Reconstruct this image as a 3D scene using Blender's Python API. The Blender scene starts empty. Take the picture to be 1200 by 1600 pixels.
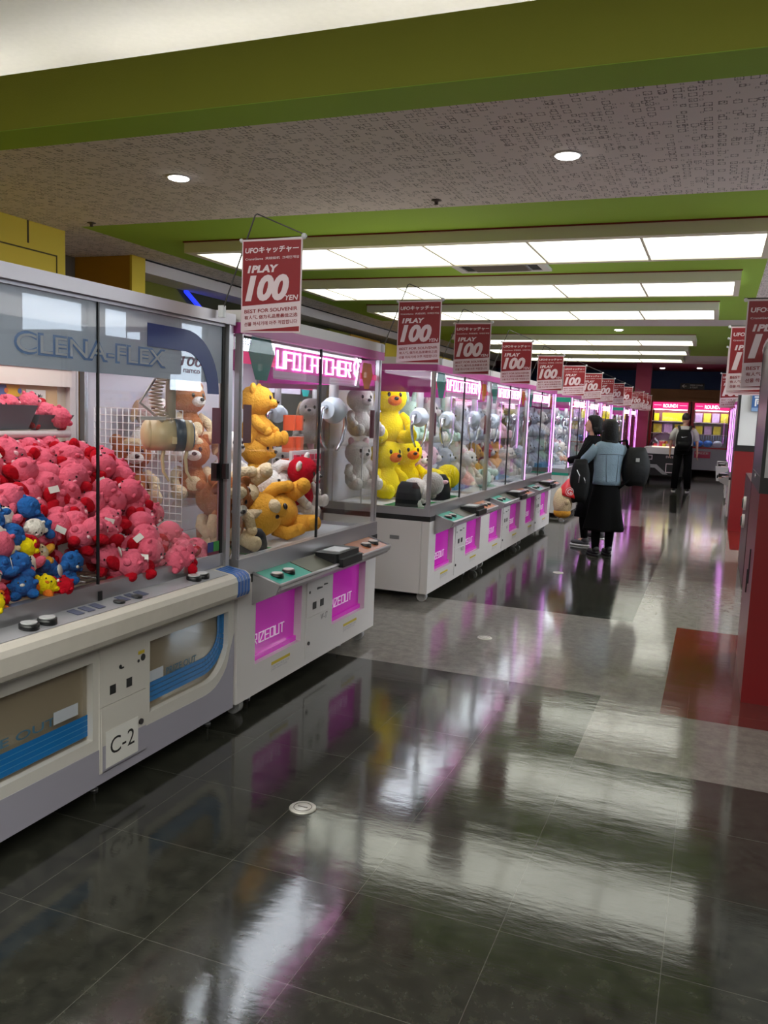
import bpy, bmesh, math, random
from mathutils import Vector, Matrix, Euler
random.seed(7)
C = bpy.context.scene.collection
PI = math.pi

# ------------------------------------------------------------------ camera, world, exposure
YAW, PIT, ROL, FPX = 0.37256759, -0.11835371, 0.03982725, 1309.09
cy, sy, cp, sp = math.cos(YAW), math.sin(YAW), math.cos(PIT), math.sin(PIT)
fwd = Vector((-sy*cp, cy*cp, sp)); rgt = Vector((cy, sy, 0)); upv = rgt.cross(fwd)
r2 = math.cos(ROL)*rgt + math.sin(ROL)*upv
u2 = -math.sin(ROL)*rgt + math.cos(ROL)*upv
cd = bpy.data.cameras.new('camera'); cam = bpy.data.objects.new('camera', cd); C.objects.link(cam)
mw = Matrix((r2, u2, -fwd)).transposed().to_4x4(); mw.translation = Vector((0, 0, 1.5))
cam.matrix_world = mw
cd.sensor_fit = 'VERTICAL'; cd.sensor_height = 32; cd.lens = FPX/1600*32
cd.clip_start = 0.05; cd.clip_end = 200
sc = bpy.context.scene; sc.camera = cam
vs = sc.view_settings
sc.display_settings.display_device = 'sRGB'
vs.view_transform = 'Standard'; vs.look = 'None'; vs.gamma = 1; vs.use_curve_mapping = False
vs.exposure = 1.4
world = bpy.data.worlds.new('daylight'); sc.world = world; world.use_nodes = True
bg = world.node_tree.nodes['Background']; bg.inputs[0].default_value = (.72, .84, 1, 1); bg.inputs[1].default_value = 5.0
try:
    sc.cycles.max_bounces = 10; sc.cycles.transparent_max_bounces = 48; sc.cycles.glossy_bounces = 5
    sc.cycles.diffuse_bounces = 4; sc.cycles.caustics_reflective = False; sc.cycles.caustics_refractive = False
    sc.cycles.sample_clamp_indirect = 4; sc.cycles.use_denoising = True
except Exception:
    pass
PANEL, CABIN, COVE = 1.3, 3.1, 8.0     # lamp strengths

# ------------------------------------------------------------------ helpers
MATS = {}
def lin(c):
    return tuple(((v/255)/12.92 if v/255 <= .04045 else ((v/255+.055)/1.055)**2.4) for v in c) + (1,)
def M(name, rgb=None, rough=.5, metal=0, emis=None, es=0, bump=0, bscale=50, var=0, vscale=8, spec=.5, alpha=None, coat=0):
    if name in MATS: return MATS[name]
    m = bpy.data.materials.new(name); m.use_nodes = True; MATS[name] = m
    nt = m.node_tree; n = nt.nodes; l = nt.links
    b = n['Principled BSDF']; col = lin(rgb)
    b.inputs['Base Color'].default_value = col; b.inputs['Roughness'].default_value = rough
    b.inputs['Metallic'].default_value = metal; b.inputs['Specular IOR Level'].default_value = spec
    b.inputs['Coat Weight'].default_value = coat
    if emis: b.inputs['Emission Color'].default_value = lin(emis); b.inputs['Emission Strength'].default_value = es
    if alpha is not None: b.inputs['Alpha'].default_value = alpha
    if var or bump:
        tc = n.new('ShaderNodeTexCoord')
    if var:
        no = n.new('ShaderNodeTexNoise'); no.inputs['Scale'].default_value = vscale; no.inputs['Detail'].default_value = 4
        l.new(tc.outputs['Object'], no.inputs['Vector'])
        mx = n.new('ShaderNodeMix'); mx.data_type = 'RGBA'
        mx.inputs[6].default_value = tuple(c*(1-var) for c in col[:3])+(1,)
        mx.inputs[7].default_value = tuple(min(1, c*(1+var)) for c in col[:3])+(1,)
        l.new(no.outputs['Fac'], mx.inputs[0]); l.new(mx.outputs[2], b.inputs['Base Color'])
    if bump:
        nb = n.new('ShaderNodeTexNoise'); nb.inputs['Scale'].default_value = bscale; nb.inputs['Detail'].default_value = 3
        l.new(tc.outputs['Object'], nb.inputs['Vector'])
        bp = n.new('ShaderNodeBump'); bp.inputs['Strength'].default_value = bump; bp.inputs['Distance'].default_value = .01
        l.new(nb.outputs['Fac'], bp.inputs['Height']); l.new(bp.outputs[0], b.inputs['Normal'])
    return m
def glass_mat(name, tint=(1, 1, 1), refl=1.0, ior=1.5):
    m = bpy.data.materials.new(name); m.use_nodes = True; MATS[name] = m
    nt = m.node_tree; n = nt.nodes; l = nt.links; n.clear()
    o = n.new('ShaderNodeOutputMaterial'); t = n.new('ShaderNodeBsdfTransparent'); g = n.new('ShaderNodeBsdfGlossy')
    t.inputs[0].default_value = tuple(tint)+(1,); g.inputs['Roughness'].default_value = .01
    f = n.new('ShaderNodeFresnel'); f.inputs[0].default_value = ior
    ge = n.new('ShaderNodeNewGeometry'); mi = n.new('ShaderNodeMath'); mi.operation = 'MULTIPLY_ADD'; mi.inputs[1].default_value = -2; mi.inputs[2].default_value = 1
    pw = n.new('ShaderNodeMath'); pw.operation = 'POWER'; pw.inputs[0].default_value = ior   # the same index seen from either face of the sheet
    l.new(ge.outputs['Backfacing'], mi.inputs[0]); l.new(mi.outputs[0], pw.inputs[1]); l.new(pw.outputs[0], f.inputs[0])
    mu = n.new('ShaderNodeMath'); mu.operation = 'MULTIPLY'; mu.inputs[1].default_value = refl; mu.use_clamp = True
    mx = n.new('ShaderNodeMixShader'); l.new(f.outputs[0], mu.inputs[0]); l.new(mu.outputs[0], mx.inputs[0])
    l.new(t.outputs[0], mx.inputs[1]); l.new(g.outputs[0], mx.inputs[2]); l.new(mx.outputs[0], o.inputs[0])
    return m
def film_mat(name, rgb, alpha, es=0):
    m = bpy.data.materials.new(name); m.use_nodes = True; MATS[name] = m
    nt = m.node_tree; n = nt.nodes; l = nt.links; b = n['Principled BSDF']; o = n['Material Output']
    b.inputs['Base Color'].default_value = lin(rgb); b.inputs['Roughness'].default_value = .35
    if es: b.inputs['Emission Color'].default_value = lin(rgb); b.inputs['Emission Strength'].default_value = es
    t = n.new('ShaderNodeBsdfTransparent'); mx = n.new('ShaderNodeMixShader'); mx.inputs[0].default_value = alpha
    l.new(t.outputs[0], mx.inputs[1]); l.new(b.outputs[0], mx.inputs[2]); l.new(mx.outputs[0], o.inputs[0])
    return m

class MB:
    """collects shapes, then links them as one mesh object"""
    def __init__(s): s.v = []; s.f = []; s.m = []; s.sm = []; s.mi = 0; s.X = Matrix()
    def add(s, vs_, fs, smooth=False):
        k = len(s.v); s.v += [tuple(s.X @ Vector(p)) for p in vs_]
        for f in fs: s.f.append(tuple(k+i for i in f)); s.m.append(s.mi); s.sm.append(smooth)
        return s
    def mat(s, i): s.mi = i; return s
    def box(s, x0, x1, y0, y1, z0, z1):
        return s.add([(x0,y0,z0),(x1,y0,z0),(x1,y1,z0),(x0,y1,z0),(x0,y0,z1),(x1,y0,z1),(x1,y1,z1),(x0,y1,z1)],
                     [(0,3,2,1),(4,5,6,7),(0,1,5,4),(1,2,6,5),(2,3,7,6),(3,0,4,7)])
    def rbox(s, x0, x1, y0, y1, z0, z1, r=.02, seg=3, axis='z'):
        """box with the four edges along an axis rounded"""
        def ring(a0, a1, b0, b1):
            out = []
            for cx_, cy_, st in ((a1-r, b1-r, 0), (a0+r, b1-r, 1), (a0+r, b0+r, 2), (a1-r, b0+r, 3)):
                for k in range(seg+1):
                    t = (st + k/seg)*PI/2; out.append((cx_+r*math.cos(t), cy_+r*math.sin(t)))
            return out
        if axis == 'z': pts = [(a, b) for a, b in ring(x0, x1, y0, y1)]; return s.prism(pts, z0, z1, 'z')
        if axis == 'y': return s.prism(ring(x0, x1, z0, z1), y0, y1, 'y')
        return s.prism(ring(y0, y1, z0, z1), x0, x1, 'x')
    def prism(s, pts, a, b, axis='z', smooth=False):
        n = len(pts)
        def P(p, h): return (p[0], p[1], h) if axis == 'z' else (p[0], h, p[1]) if axis == 'y' else (h, p[0], p[1])
        vs_ = [P(p, a) for p in pts] + [P(p, b) for p in pts]
        fs = [tuple(range(n-1, -1, -1)), tuple(range(n, 2*n))] + [(i, (i+1) % n, n+(i+1) % n, n+i) for i in range(n)]
        return s.add(vs_, fs, smooth)
    def cyl(s, c, r, h, axis='z', seg=20, r_top=None, smooth=True):
        rt = r if r_top is None else r_top; vs_ = []
        for k, (rr, hh) in enumerate(((r, 0), (rt, h))):
            for i in range(seg):
                t = 2*PI*i/seg; a, b = rr*math.cos(t), rr*math.sin(t)
                vs_.append({'z': (c[0]+a, c[1]+b, c[2]+hh), 'y': (c[0]+a, c[1]+hh, c[2]+b), 'x': (c[0]+hh, c[1]+a, c[2]+b)}[axis])
        side = [(i, (i+1) % seg, seg+(i+1) % seg, seg+i) for i in range(seg)]
        k = len(s.v); s.add(vs_, side, smooth)
        for f in (tuple(range(seg-1, -1, -1)), tuple(range(seg, 2*seg))):
            s.f.append(tuple(k+i for i in f)); s.m.append(s.mi); s.sm.append(False)
        return s
    def lathe(s, c, prof, seg=24, smooth=True):
        vs_ = []
        for r, z in prof:
            for i in range(seg): t = 2*PI*i/seg; vs_.append((c[0]+r*math.cos(t), c[1]+r*math.sin(t), c[2]+z))
        fs = [(j*seg+i, j*seg+(i+1) % seg, (j+1)*seg+(i+1) % seg, (j+1)*seg+i) for j in range(len(prof)-1) for i in range(seg)]
        fs += [tuple(range(seg-1, -1, -1)), tuple((len(prof)-1)*seg+i for i in range(seg))]
        return s.add(vs_, fs, smooth)
    def ell(s, c, r, rot=None, seg=16, rings=10, deform=None):
        if not hasattr(r, '__len__'): r = (r, r, r)
        R = Euler(rot).to_matrix() if rot else Matrix.Identity(3); c = Vector(c)
        vs_ = []; fs = []
        for j in range(rings+1):
            ph = PI*j/rings
            for i in range(seg):
                t = 2*PI*i/seg; d = Vector((math.sin(ph)*math.cos(t), math.sin(ph)*math.sin(t), math.cos(ph)))
                if deform: d = Vector(deform(d))
                vs_.append(tuple(c + R @ Vector((d.x*r[0], d.y*r[1], d.z*r[2]))))
        for j in range(rings):
            for i in range(seg): fs.append((j*seg+i, (j+1)*seg+i, (j+1)*seg+(i+1) % seg, j*seg+(i+1) % seg))
        return s.add(vs_, fs, True)
    def tube(s, pts, r, seg=8, closed=False):
        pts = [Vector(p) for p in pts]; rr = r if hasattr(r, '__len__') else [r]*len(pts)
        vs_ = []; n = len(pts); prev = None
        for k, p in enumerate(pts):
            a = pts[(k-1) % n] if (k > 0 or closed) else p; b = pts[(k+1) % n] if (k < n-1 or closed) else p
            d = (b-a).normalized()
            if prev is None: ref = Vector((0, 0, 1)) if abs(d.z) < .9 else Vector((1, 0, 0)); x = d.cross(ref).normalized()
            else: x = (prev - d*prev.dot(d)).normalized()
            prev = x; y = d.cross(x)
            for i in range(seg): t = 2*PI*i/seg; vs_.append(tuple(p + (x*math.cos(t)+y*math.sin(t))*rr[k]))
        m_ = n if closed else n-1
        fs = [(k*seg+i, k*seg+(i+1) % seg, ((k+1) % n)*seg+(i+1) % seg, ((k+1) % n)*seg+i) for k in range(m_) for i in range(seg)]
        if not closed: fs += [tuple(range(seg-1, -1, -1)), tuple((n-1)*seg+i for i in range(seg))]
        return s.add(vs_, fs, True)
    def loft(s, rings, caps=True, smooth=True):
        n = len(rings[0]); vs_ = [p for r in rings for p in r]
        fs = [(j*n+i, j*n+(i+1) % n, (j+1)*n+(i+1) % n, (j+1)*n+i) for j in range(len(rings)-1) for i in range(n)]
        if caps: fs += [tuple(range(n-1, -1, -1)), tuple((len(rings)-1)*n+i for i in range(n))]
        return s.add(vs_, fs, smooth)
    def build(s, name, mats, parent=None):
        me = bpy.data.meshes.new(name); me.from_pydata(s.v, [], s.f)
        if not isinstance(mats, (list, tuple)): mats = [mats]
        for m in mats: me.materials.append(m)
        me.polygons.foreach_set('material_index', s.m); me.polygons.foreach_set('use_smooth', s.sm)
        bm = bmesh.new(); bm.from_mesh(me); bmesh.ops.recalc_face_normals(bm, faces=bm.faces); bm.to_mesh(me); bm.free()
        me.update()
        o = bpy.data.objects.new(name, me); C.objects.link(o)
        if parent: o.parent = parent
        return o
def tag(o, label=None, cat=None, group=None, kind=None):
    if label: o['label'] = label
    if cat: o['category'] = cat
    if group: o['group'] = group
    if kind: o['kind'] = kind
    return o
def empty(name, loc=(0, 0, 0), label=None, cat=None, group=None, rz=0):
    o = bpy.data.objects.new(name, None); C.objects.link(o); o.location = loc; o.rotation_euler = (0, 0, rz)
    o.empty_display_size = .1
    return tag(o, label, cat, group)
def struct(name, mb, m): return tag(mb.build(name, m), kind='structure')
KIDS = {}
def kids(o): return [c for c in o.children]
def copy_tree(o, parent=None):
    c = o.copy(); C.objects.link(c)
    if parent: c.parent = parent
    for ch in list(o.children): copy_tree(ch, c)
    return c
def put(proto, used, loc, rot=(0, 0, 0), sc_=1, label=None, cat=None, group=None):
    """first use moves the prototype itself, later uses copy it with its parts"""
    if proto.name in used: o = copy_tree(proto)
    else: o = proto; used.add(proto.name)
    o.location = loc; o.rotation_euler = rot
    o.scale = (sc_,)*3 if not hasattr(sc_, '__len__') else sc_
    return tag(o, label, cat, group)
USED = set()

# plane bases for flat things: (origin, right, up, normal)
def basis(o, face):
    r, u, n = {'-y': ((1,0,0),(0,0,1),(0,-1,0)), '+x': ((0,1,0),(0,0,1),(1,0,0)), '-x': ((0,-1,0),(0,0,1),(-1,0,0)), '+y': ((-1,0,0),(0,0,1),(0,1,0)), '+z': ((0,1,0),(-1,0,0),(0,0,1))}[face]
    m = Matrix((r, u, n)).transposed().to_4x4(); m.translation = Vector(o); return m
TXT = {}
def glyphs(s_, bold=0, shear=0):
    """vertices and faces of a line of writing, unit height capitals, from the bundled font"""
    key = (s_, bold, shear)
    if key in TXT: return TXT[key]
    cu = bpy.data.curves.new('writing', 'FONT'); cu.body = s_; cu.size = 1; cu.offset = bold; cu.shear = shear
    cu.resolution_u = 4; cu.extrude = 0; cu.fill_mode = 'FRONT'
    ob = bpy.data.objects.new('writing', cu); C.objects.link(ob)
    dg = bpy.context.evaluated_depsgraph_get(); ev = ob.evaluated_get(dg); me = ev.to_mesh()
    v = [tuple(p.co) for p in me.vertices]; f = [tuple(p.vertices) for p in me.polygons]
    ev.to_mesh_clear(); bpy.data.objects.remove(ob); bpy.data.curves.remove(cu)
    x0 = min(p[0] for p in v); x1 = max(p[0] for p in v); y0 = min(p[1] for p in v); y1 = max(p[1] for p in v)
    TXT[key] = (v, f, x0, x1, y0, y1); return TXT[key]
def write(mb, s_, base, x0, x1, y0, y1, lift=.001, bold=0, shear=0, slope=0):
    """fits the line into the rectangle x0..x1, y0..y1 of the plane"""
    v, f, a0, a1, b0, b1 = glyphs(s_, bold, shear)
    out = []
    for p in v:
        u = x0+(p[0]-a0)/(a1-a0)*(x1-x0); w = y0+(p[1]-b0)/(b1-b0)*(y1-y0)
        out.append(tuple(base @ Vector((u, w+slope*(u-x0), lift))))
    mb.add(out, f)
SEG = {  # square tube lettering on a 2 x 3 grid
 'U': [(0,3,0,0),(0,0,2,0),(2,0,2,3)], 'F': [(0,0,0,3),(0,3,2,3),(0,1.6,1.7,1.6)], 'O': [(0,0,0,3),(0,3,2,3),(2,3,2,0),(2,0,0,0)],
 'C': [(2,3,0,3),(0,3,0,0),(0,0,2,0)], 'A': [(0,0,0,3),(0,3,2,3),(2,3,2,0),(0,1.3,2,1.3)], 'T': [(0,3,2,3),(1,3,1,0)],
 'H': [(0,0,0,3),(2,0,2,3),(0,1.5,2,1.5)], 'E': [(2,3,0,3),(0,3,0,0),(0,0,2,0),(0,1.5,1.8,1.5)],
 'R': [(0,0,0,3),(0,3,2,3),(2,3,2,1.4),(2,1.4,0,1.4),(.9,1.4,2,0)], 'P': [(0,0,0,3),(0,3,2,3),(2,3,2,1.4),(2,1.4,0,1.4)],
 'I': [(1,0,1,3)], 'Z': [(0,3,2,3),(2,3,0,0),(0,0,2,0)], '9': [(1,4.2,0,2.8),(0,2.8,.3,.9),(.3,.9,1,.4),(1,.4,2,2.8),(2,2.8,1,4.2),(1.7,1.4,.9,-1.6)], ' ': []}
def segtext(mb, s_, base, x0, x1, h, th, y0=0, lift=.002, depth=.004, italic=0, slope=0):
    wid = [(1.0 if c in ' ' else .9 if c == 'I' else 2.7) for c in s_]; tot = sum(wid)-.7; k = (x1-x0)/tot; x = 0
    for c, w in zip(s_, wid):
        for a, b, c_, d in SEG[c]:
            p = Vector((x0+(x+a)*k, y0+b*h/3, 0)); q = Vector((x0+(x+c_)*k, y0+d*h/3, 0))
            if c == 'I': p.x -= .55*k; q.x -= .55*k
            for t in (p, q): t.x += italic*(t.y-y0); t.y += slope*(t.x-x0)
            dv = (q-p).normalized()*th/2; nv = Vector((-dv.y, dv.x, 0)); p2, q2 = p-dv, q+dv
            vs_ = [base @ Vector((e.x, e.y, z)) for z in (lift, lift+depth) for e in (p2-nv, q2-nv, q2+nv, p2+nv)]
            mb.add([tuple(e) for e in vs_], [(0,3,2,1),(4,5,6,7),(0,1,5,4),(1,2,6,5),(2,3,7,6),(3,0,4,7)])
        x += w
def quad(mb, base, x0, x1, y0, y1, lift=.001, depth=.001):
    c = [(x0,y0),(x1,y0),(x1,y1),(x0,y1)]
    vs_ = [tuple(base @ Vector((a, b, z))) for z in (lift, lift+depth) for a, b in c]
    mb.add(vs_, [(0,3,2,1),(4,5,6,7),(0,1,5,4),(1,2,6,5),(2,3,7,6),(3,0,4,7)])
def poly(mb, base, pts, lift=.001, depth=.001):
    n = len(pts); vs_ = [tuple(base @ Vector((a, b, z))) for z in (lift, lift+depth) for a, b in pts]
    mb.add(vs_, [tuple(range(n-1, -1, -1)), tuple(range(n, 2*n))]+[(i, (i+1) % n, n+(i+1) % n, n+i) for i in range(n)])
def ngon(cx_, cy_, rx, ry, n=24, a0=0): return [(cx_+rx*math.cos(a0+2*PI*i/n), cy_+ry*math.sin(a0+2*PI*i/n)) for i in range(n)]

# ------------------------------------------------------------------ materials
def floor_mat(name, rgb, rgb2):
    m = bpy.data.materials.new(name); m.use_nodes = True; MATS[name] = m
    nt = m.node_tree; n = nt.nodes; l = nt.links; b = n['Principled BSDF']
    tc = n.new('ShaderNodeTexCoord'); sep = n.new('ShaderNodeSeparateXYZ'); l.new(tc.outputs['Object'], sep.inputs[0])
    no = n.new('ShaderNodeTexNoise'); no.inputs['Scale'].default_value = 14; no.inputs['Detail'].default_value = 8; no.inputs['Roughness'].default_value = .75
    l.new(tc.outputs['Object'], no.inputs['Vector'])
    mx = n.new('ShaderNodeMix'); mx.data_type = 'RGBA'; mx.inputs[6].default_value = lin(rgb); mx.inputs[7].default_value = lin(rgb2)
    rp = n.new('ShaderNodeMapRange'); rp.inputs[1].default_value = .35; rp.inputs[2].default_value = .68
    l.new(no.outputs['Fac'], rp.inputs[0]); l.new(rp.outputs[0], mx.inputs[0])
    def seam(axis, off, pitch, w):
        a = n.new('ShaderNodeMath'); a.operation = 'SUBTRACT'; a.inputs[1].default_value = off; l.new(sep.outputs[axis], a.inputs[0])
        p = n.new('ShaderNodeMath'); p.operation = 'PINGPONG'; p.inputs[1].default_value = pitch/2; l.new(a.outputs[0], p.inputs[0])
        c = n.new('ShaderNodeMath'); c.operation = 'LESS_THAN'; c.inputs[1].default_value = w; l.new(p.outputs[0], c.inputs[0]); return c
    s1 = seam(0, -.478, .4535, .0011); s2 = seam(1, 3.68, .4645, .0011)
    mm = n.new('ShaderNodeMath'); mm.operation = 'MAXIMUM'; l.new(s1.outputs[0], mm.inputs[0]); l.new(s2.outputs[0], mm.inputs[1])
    mf = n.new('ShaderNodeMath'); mf.operation = 'MULTIPLY'; mf.inputs[1].default_value = .15; l.new(mm.outputs[0], mf.inputs[0])
    m2_ = n.new('ShaderNodeMix'); m2_.data_type = 'RGBA'; l.new(mf.outputs[0], m2_.inputs[0]); l.new(mx.outputs[2], m2_.inputs[6]); m2_.inputs[7].default_value = lin((170, 165, 158))
    l.new(m2_.outputs[2], b.inputs['Base Color'])
    b.inputs['Roughness'].default_value = .1; b.inputs['Specular IOR Level'].default_value = .62
    # wax film: shallow long waves, scuffs
    mp = n.new('ShaderNodeMapping'); mp.inputs['Scale'].default_value = (1.6, 4.5, 1); l.new(tc.outputs['Object'], mp.inputs[0])
    n1 = n.new('ShaderNodeTexNoise'); n1.inputs['Scale'].default_value = 2.2; n1.inputs['Detail'].default_value = 6; n1.inputs['Roughness'].default_value = .62; l.new(mp.outputs[0], n1.inputs['Vector'])
    bp = n.new('ShaderNodeBump'); bp.inputs['Strength'].default_value = .12; bp.inputs['Distance'].default_value = .006; l.new(n1.outputs['Fac'], bp.inputs['Height'])
    l.new(bp.outputs[0], b.inputs['Normal'])
    n2 = n.new('ShaderNodeTexNoise'); n2.inputs['Scale'].default_value = 5; n2.inputs['Detail'].default_value = 5; l.new(tc.outputs['Object'], n2.inputs['Vector'])
    rr = n.new('ShaderNodeMapRange'); rr.inputs[3].default_value = .04; rr.inputs[4].default_value = .15; l.new(n2.outputs['Fac'], rr.inputs[0]); l.new(rr.outputs[0], b.inputs['Roughness'])
    return m
fl_dark = floor_mat('dark_vinyl_tile', (30, 30, 27), (56, 56, 49))
fl_gray = floor_mat('grey_vinyl_tile', (112, 108, 104), (140, 135, 129))
fl_red = floor_mat('red_vinyl_tile', (92, 20, 16), (104, 26, 20))

def pattern_ceiling(name):
    m = bpy.data.materials.new(name); m.use_nodes = True; MATS[name] = m
    nt = m.node_tree; n = nt.nodes; l = nt.links; b = n['Principled BSDF']; b.inputs['Roughness'].default_value = .9
    tc = n.new('ShaderNodeTexCoord')
    def math_(op, a, b_=None, v=None):
        q = n.new('ShaderNodeMath'); q.operation = op; l.new(a, q.inputs[0])
        if b_ is not None: l.new(b_, q.inputs[1])
        if v is not None: q.inputs[1].default_value = v
        return q.outputs[0]
    masks = []
    for scale, off, thr, rad in ((14.5, 0, .5, .27), (24, .37, .66, .18), (11, .7, .74, .13)):
        mp = n.new('ShaderNodeMapping'); mp.inputs['Scale'].default_value = (scale, scale*.92, 1); mp.inputs['Location'].default_value = (off, off*1.7, 0)
        l.new(tc.outputs['Object'], mp.inputs[0])
        fl = n.new('ShaderNodeVectorMath'); fl.operation = 'FLOOR'; l.new(mp.outputs[0], fl.inputs[0])
        fr = n.new('ShaderNodeVectorMath'); fr.operation = 'FRACTION'; l.new(mp.outputs[0], fr.inputs[0])
        wn = n.new('ShaderNodeTexWhiteNoise'); wn.noise_dimensions = '2D'; l.new(fl.outputs[0], wn.inputs['Vector'])
        sp_ = n.new('ShaderNodeSeparateXYZ'); l.new(fr.outputs[0], sp_.inputs[0])
        ax = math_('ABSOLUTE', math_('SUBTRACT', sp_.outputs[0], v=.5)); ay = math_('ABSOLUTE', math_('SUBTRACT', sp_.outputs[1], v=.5))
        d = math_('MAXIMUM', ax, ay); e = math_('ABSOLUTE', math_('SUBTRACT', d, v=rad)); ring = math_('LESS_THAN', e, v=.04)
        gap = math_('GREATER_THAN', math_('ADD', ax, ay), v=rad*1.12)
        on = math_('GREATER_THAN', wn.outputs['Value'], v=thr)
        masks.append(math_('MULTIPLY', math_('MULTIPLY', ring, gap), on))
    mk = math_('MAXIMUM', math_('MAXIMUM', masks[0], masks[1]), masks[2])
    fac = math_('MULTIPLY', mk, v=.75)
    mx = n.new('ShaderNodeMix'); mx.data_type = 'RGBA'; l.new(fac, mx.inputs[0]); mx.inputs[6].default_value = lin((230, 218, 215)); mx.inputs[7].default_value = lin((60, 46, 44))
    l.new(mx.outputs[2], b.inputs['Base Color']); return m
ceil_pat = pattern_ceiling('printed_ceiling_paper')
cove_paper = M('cove_ceiling_paper', (205, 200, 192), .9, var=.06, vscale=25)
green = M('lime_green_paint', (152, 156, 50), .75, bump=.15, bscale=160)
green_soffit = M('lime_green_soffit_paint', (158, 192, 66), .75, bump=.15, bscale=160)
white_ceil = M('white_ceiling_paint', (226, 216, 212), .85, bump=.2, bscale=120)
beige = M('beige_lamp_frame', (228, 220, 202), .6)
redline = M('dark_red_trim', (120, 22, 14), .6)
panel_e = M('lamp_diffuser', (240, 240, 232), .6, emis=(243, 245, 230), es=PANEL)
panel_added = M('added_lamp_diffuser', (240, 240, 232), .6, emis=(243, 245, 236), es=PANEL*3.6)  # stronger glow for the light boxes added out of view
down_e = M('downlight_lens', (255, 255, 255), .5, emis=(255, 255, 250), es=7)
cove_e = M('cove_tube_glow', (255, 255, 255), .5, emis=(246, 250, 255), es=COVE)
yellow_w = M('yellow_wall_paint', (228, 198, 62), .7)
ochre_w = M('ochre_wall_paint', (200, 146, 36), .7)
olive_w = M('olive_wall_paint', (112, 112, 26), .75)
dark_olive = M('dark_olive_paint', (58, 58, 30), .8)
magenta_w = M('magenta_wall_paint', (146, 38, 74), .6)
navy_w = M('navy_wall_paint', (48, 70, 112), .7)
grey_w = M('grey_wall_paint', (120, 116, 112), .8)
blue_tube = M('blue_neon', (30, 40, 200), .4, emis=(40, 60, 255), es=.5)
steel = M('brushed_aluminium', (178, 176, 180), .32, metal=.85)
chrome = M('chrome', (205, 205, 210), .15, metal=1)
white_p = M('white_powder_coat', (214, 208, 208), .38, var=.03, vscale=3)
cream_p = M('aged_white_plastic', (206, 201, 195), .42, var=.05, vscale=6)
lav_p = M('lavender_grey_plastic', (160, 156, 170), .42)
black_p = M('black_plastic', (18, 18, 20), .35)
black_m = M('matte_black', (14, 14, 15), .7)
rubber = M('black_rubber', (10, 10, 10), .6)
glass = glass_mat('clear_glass', (.99, .995, .993), 1.0)
acryl = glass_mat('clear_acrylic', (.97, .98, .985), .8)
magenta_a = M('backlit_magenta_acrylic', (196, 44, 176), .12, emis=(196, 40, 180), es=.07, spec=.6)
pink_band = M('pink_cabinet_trim', (196, 84, 160), .35)
neon = M('white_pink_neon', (255, 225, 250), .4, emis=(255, 215, 250), es=1.1)
neon_pk = M('pink_neon_glow_board', (235, 90, 190), .4, emis=(235, 60, 180), es=.1)
led_post = M('lilac_led_strip', (240, 170, 255), .4, emis=(238, 130, 255), es=1.5)
cab_e = M('cabin_led_tube', (255, 255, 255), .4, emis=(236, 244, 255), es=CABIN)
cab_back = M('cabin_back_panel', (222, 218, 228), .5)
field_w = M('white_play_field', (222, 224, 226), .35)
red_print = M('red_print', (134, 8, 24), .5)
white_print = M('white_print', (216, 196, 203), .5)
sign_white = M('price_sign_white', (212, 192, 199), .5)
teal_f = film_mat('teal_header_film', (0, 160, 150), .8)
orange_f = film_mat('orange_header_film', (235, 140, 20), .8)
mauve_f = film_mat('frosted_header_film', (214, 204, 216), .55)
pinkband_f = film_mat('crimson_header_film', (214, 30, 110), .85, es=.25)
maroon_f = film_mat('maroon_sticker', (110, 12, 50), .93)
blue_s = M('blue_stripe', (38, 92, 168), .4)
blue_s2 = M('pale_blue_stripe', (110, 150, 200), .4)
teal_p = M('teal_panel', (30, 150, 130), .4)
orange_p = M('orange_brown_panel', (170, 100, 62), .4)
yellow_st = M('yellow_sticker', (205, 180, 50), .5)
paper = M('white_paper', (225, 222, 218), .6)
ink = M('black_ink', (16, 14, 16), .6)
green_f = M('green_felt', (10, 120, 60), .9)

# ------------------------------------------------------------------ floor
XL, XR, YN, YF = -6.9, 4.6, -4.0, 27.3
xs = sorted({XL, -.478, -.16, .26, .9, XR}); ys = sorted({YN, 3.68, 4.46, 4.61, 6.47, 11.0, 12.6, 14.9, YF})
f = MB()
def ftile(x, y):
    if -.16 < x < .9 and 4.46 < y < 6.47: return 2
    if .26 < x < .9 and 11.0 < y < 14.9: return 2
    if y < 3.68: return 0
    if x > -.478: return 1
    return 1 if (4.61 < y < 6.47 or 12.6 < y < 14.9) else 0
for i in range(len(xs)-1):
    for j in range(len(ys)-1):
        f.mat(ftile((xs[i]+xs[i+1])/2, (ys[j]+ys[j+1])/2))
        f.add([(xs[i], ys[j], 0), (xs[i+1], ys[j], 0), (xs[i+1], ys[j+1], 0), (xs[i], ys[j+1], 0)], [(0, 1, 2, 3)])
fo = f.build('floor', [fl_dark, fl_gray, fl_red]); tag(fo, kind='structure')
for x, y, s_ in ((-1.343, 2.714, 'nearest the camera, on black tiles'), (-1.359, 5.452, 'in the grey tile strip'), (-1.341, 8.202, 'farthest away, beside the long row of machines')):
    o = empty('floor_outlet', (x, y, 0), 'round metal floor outlet cover '+s_, 'floor outlet', 'floor outlet covers')
    MB().lathe((0, 0, 0), [(.052, 0), (.052, .003), (.048, .006), (0.001, .006)]).build('cover', M('outlet_metal', (190, 186, 178), .4, metal=.5), o)
    q = MB(); q.box(-.02, .02, -.003, .003, .006, .0075); q.tube([(math.cos(t)*.034, math.sin(t)*.034, .0065) for t in [2*PI*k/24 for k in range(24)]], .0015, 5, True)
    q.build('slot', M('outlet_slot', (120, 116, 110), .4, metal=.5), o)

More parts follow.
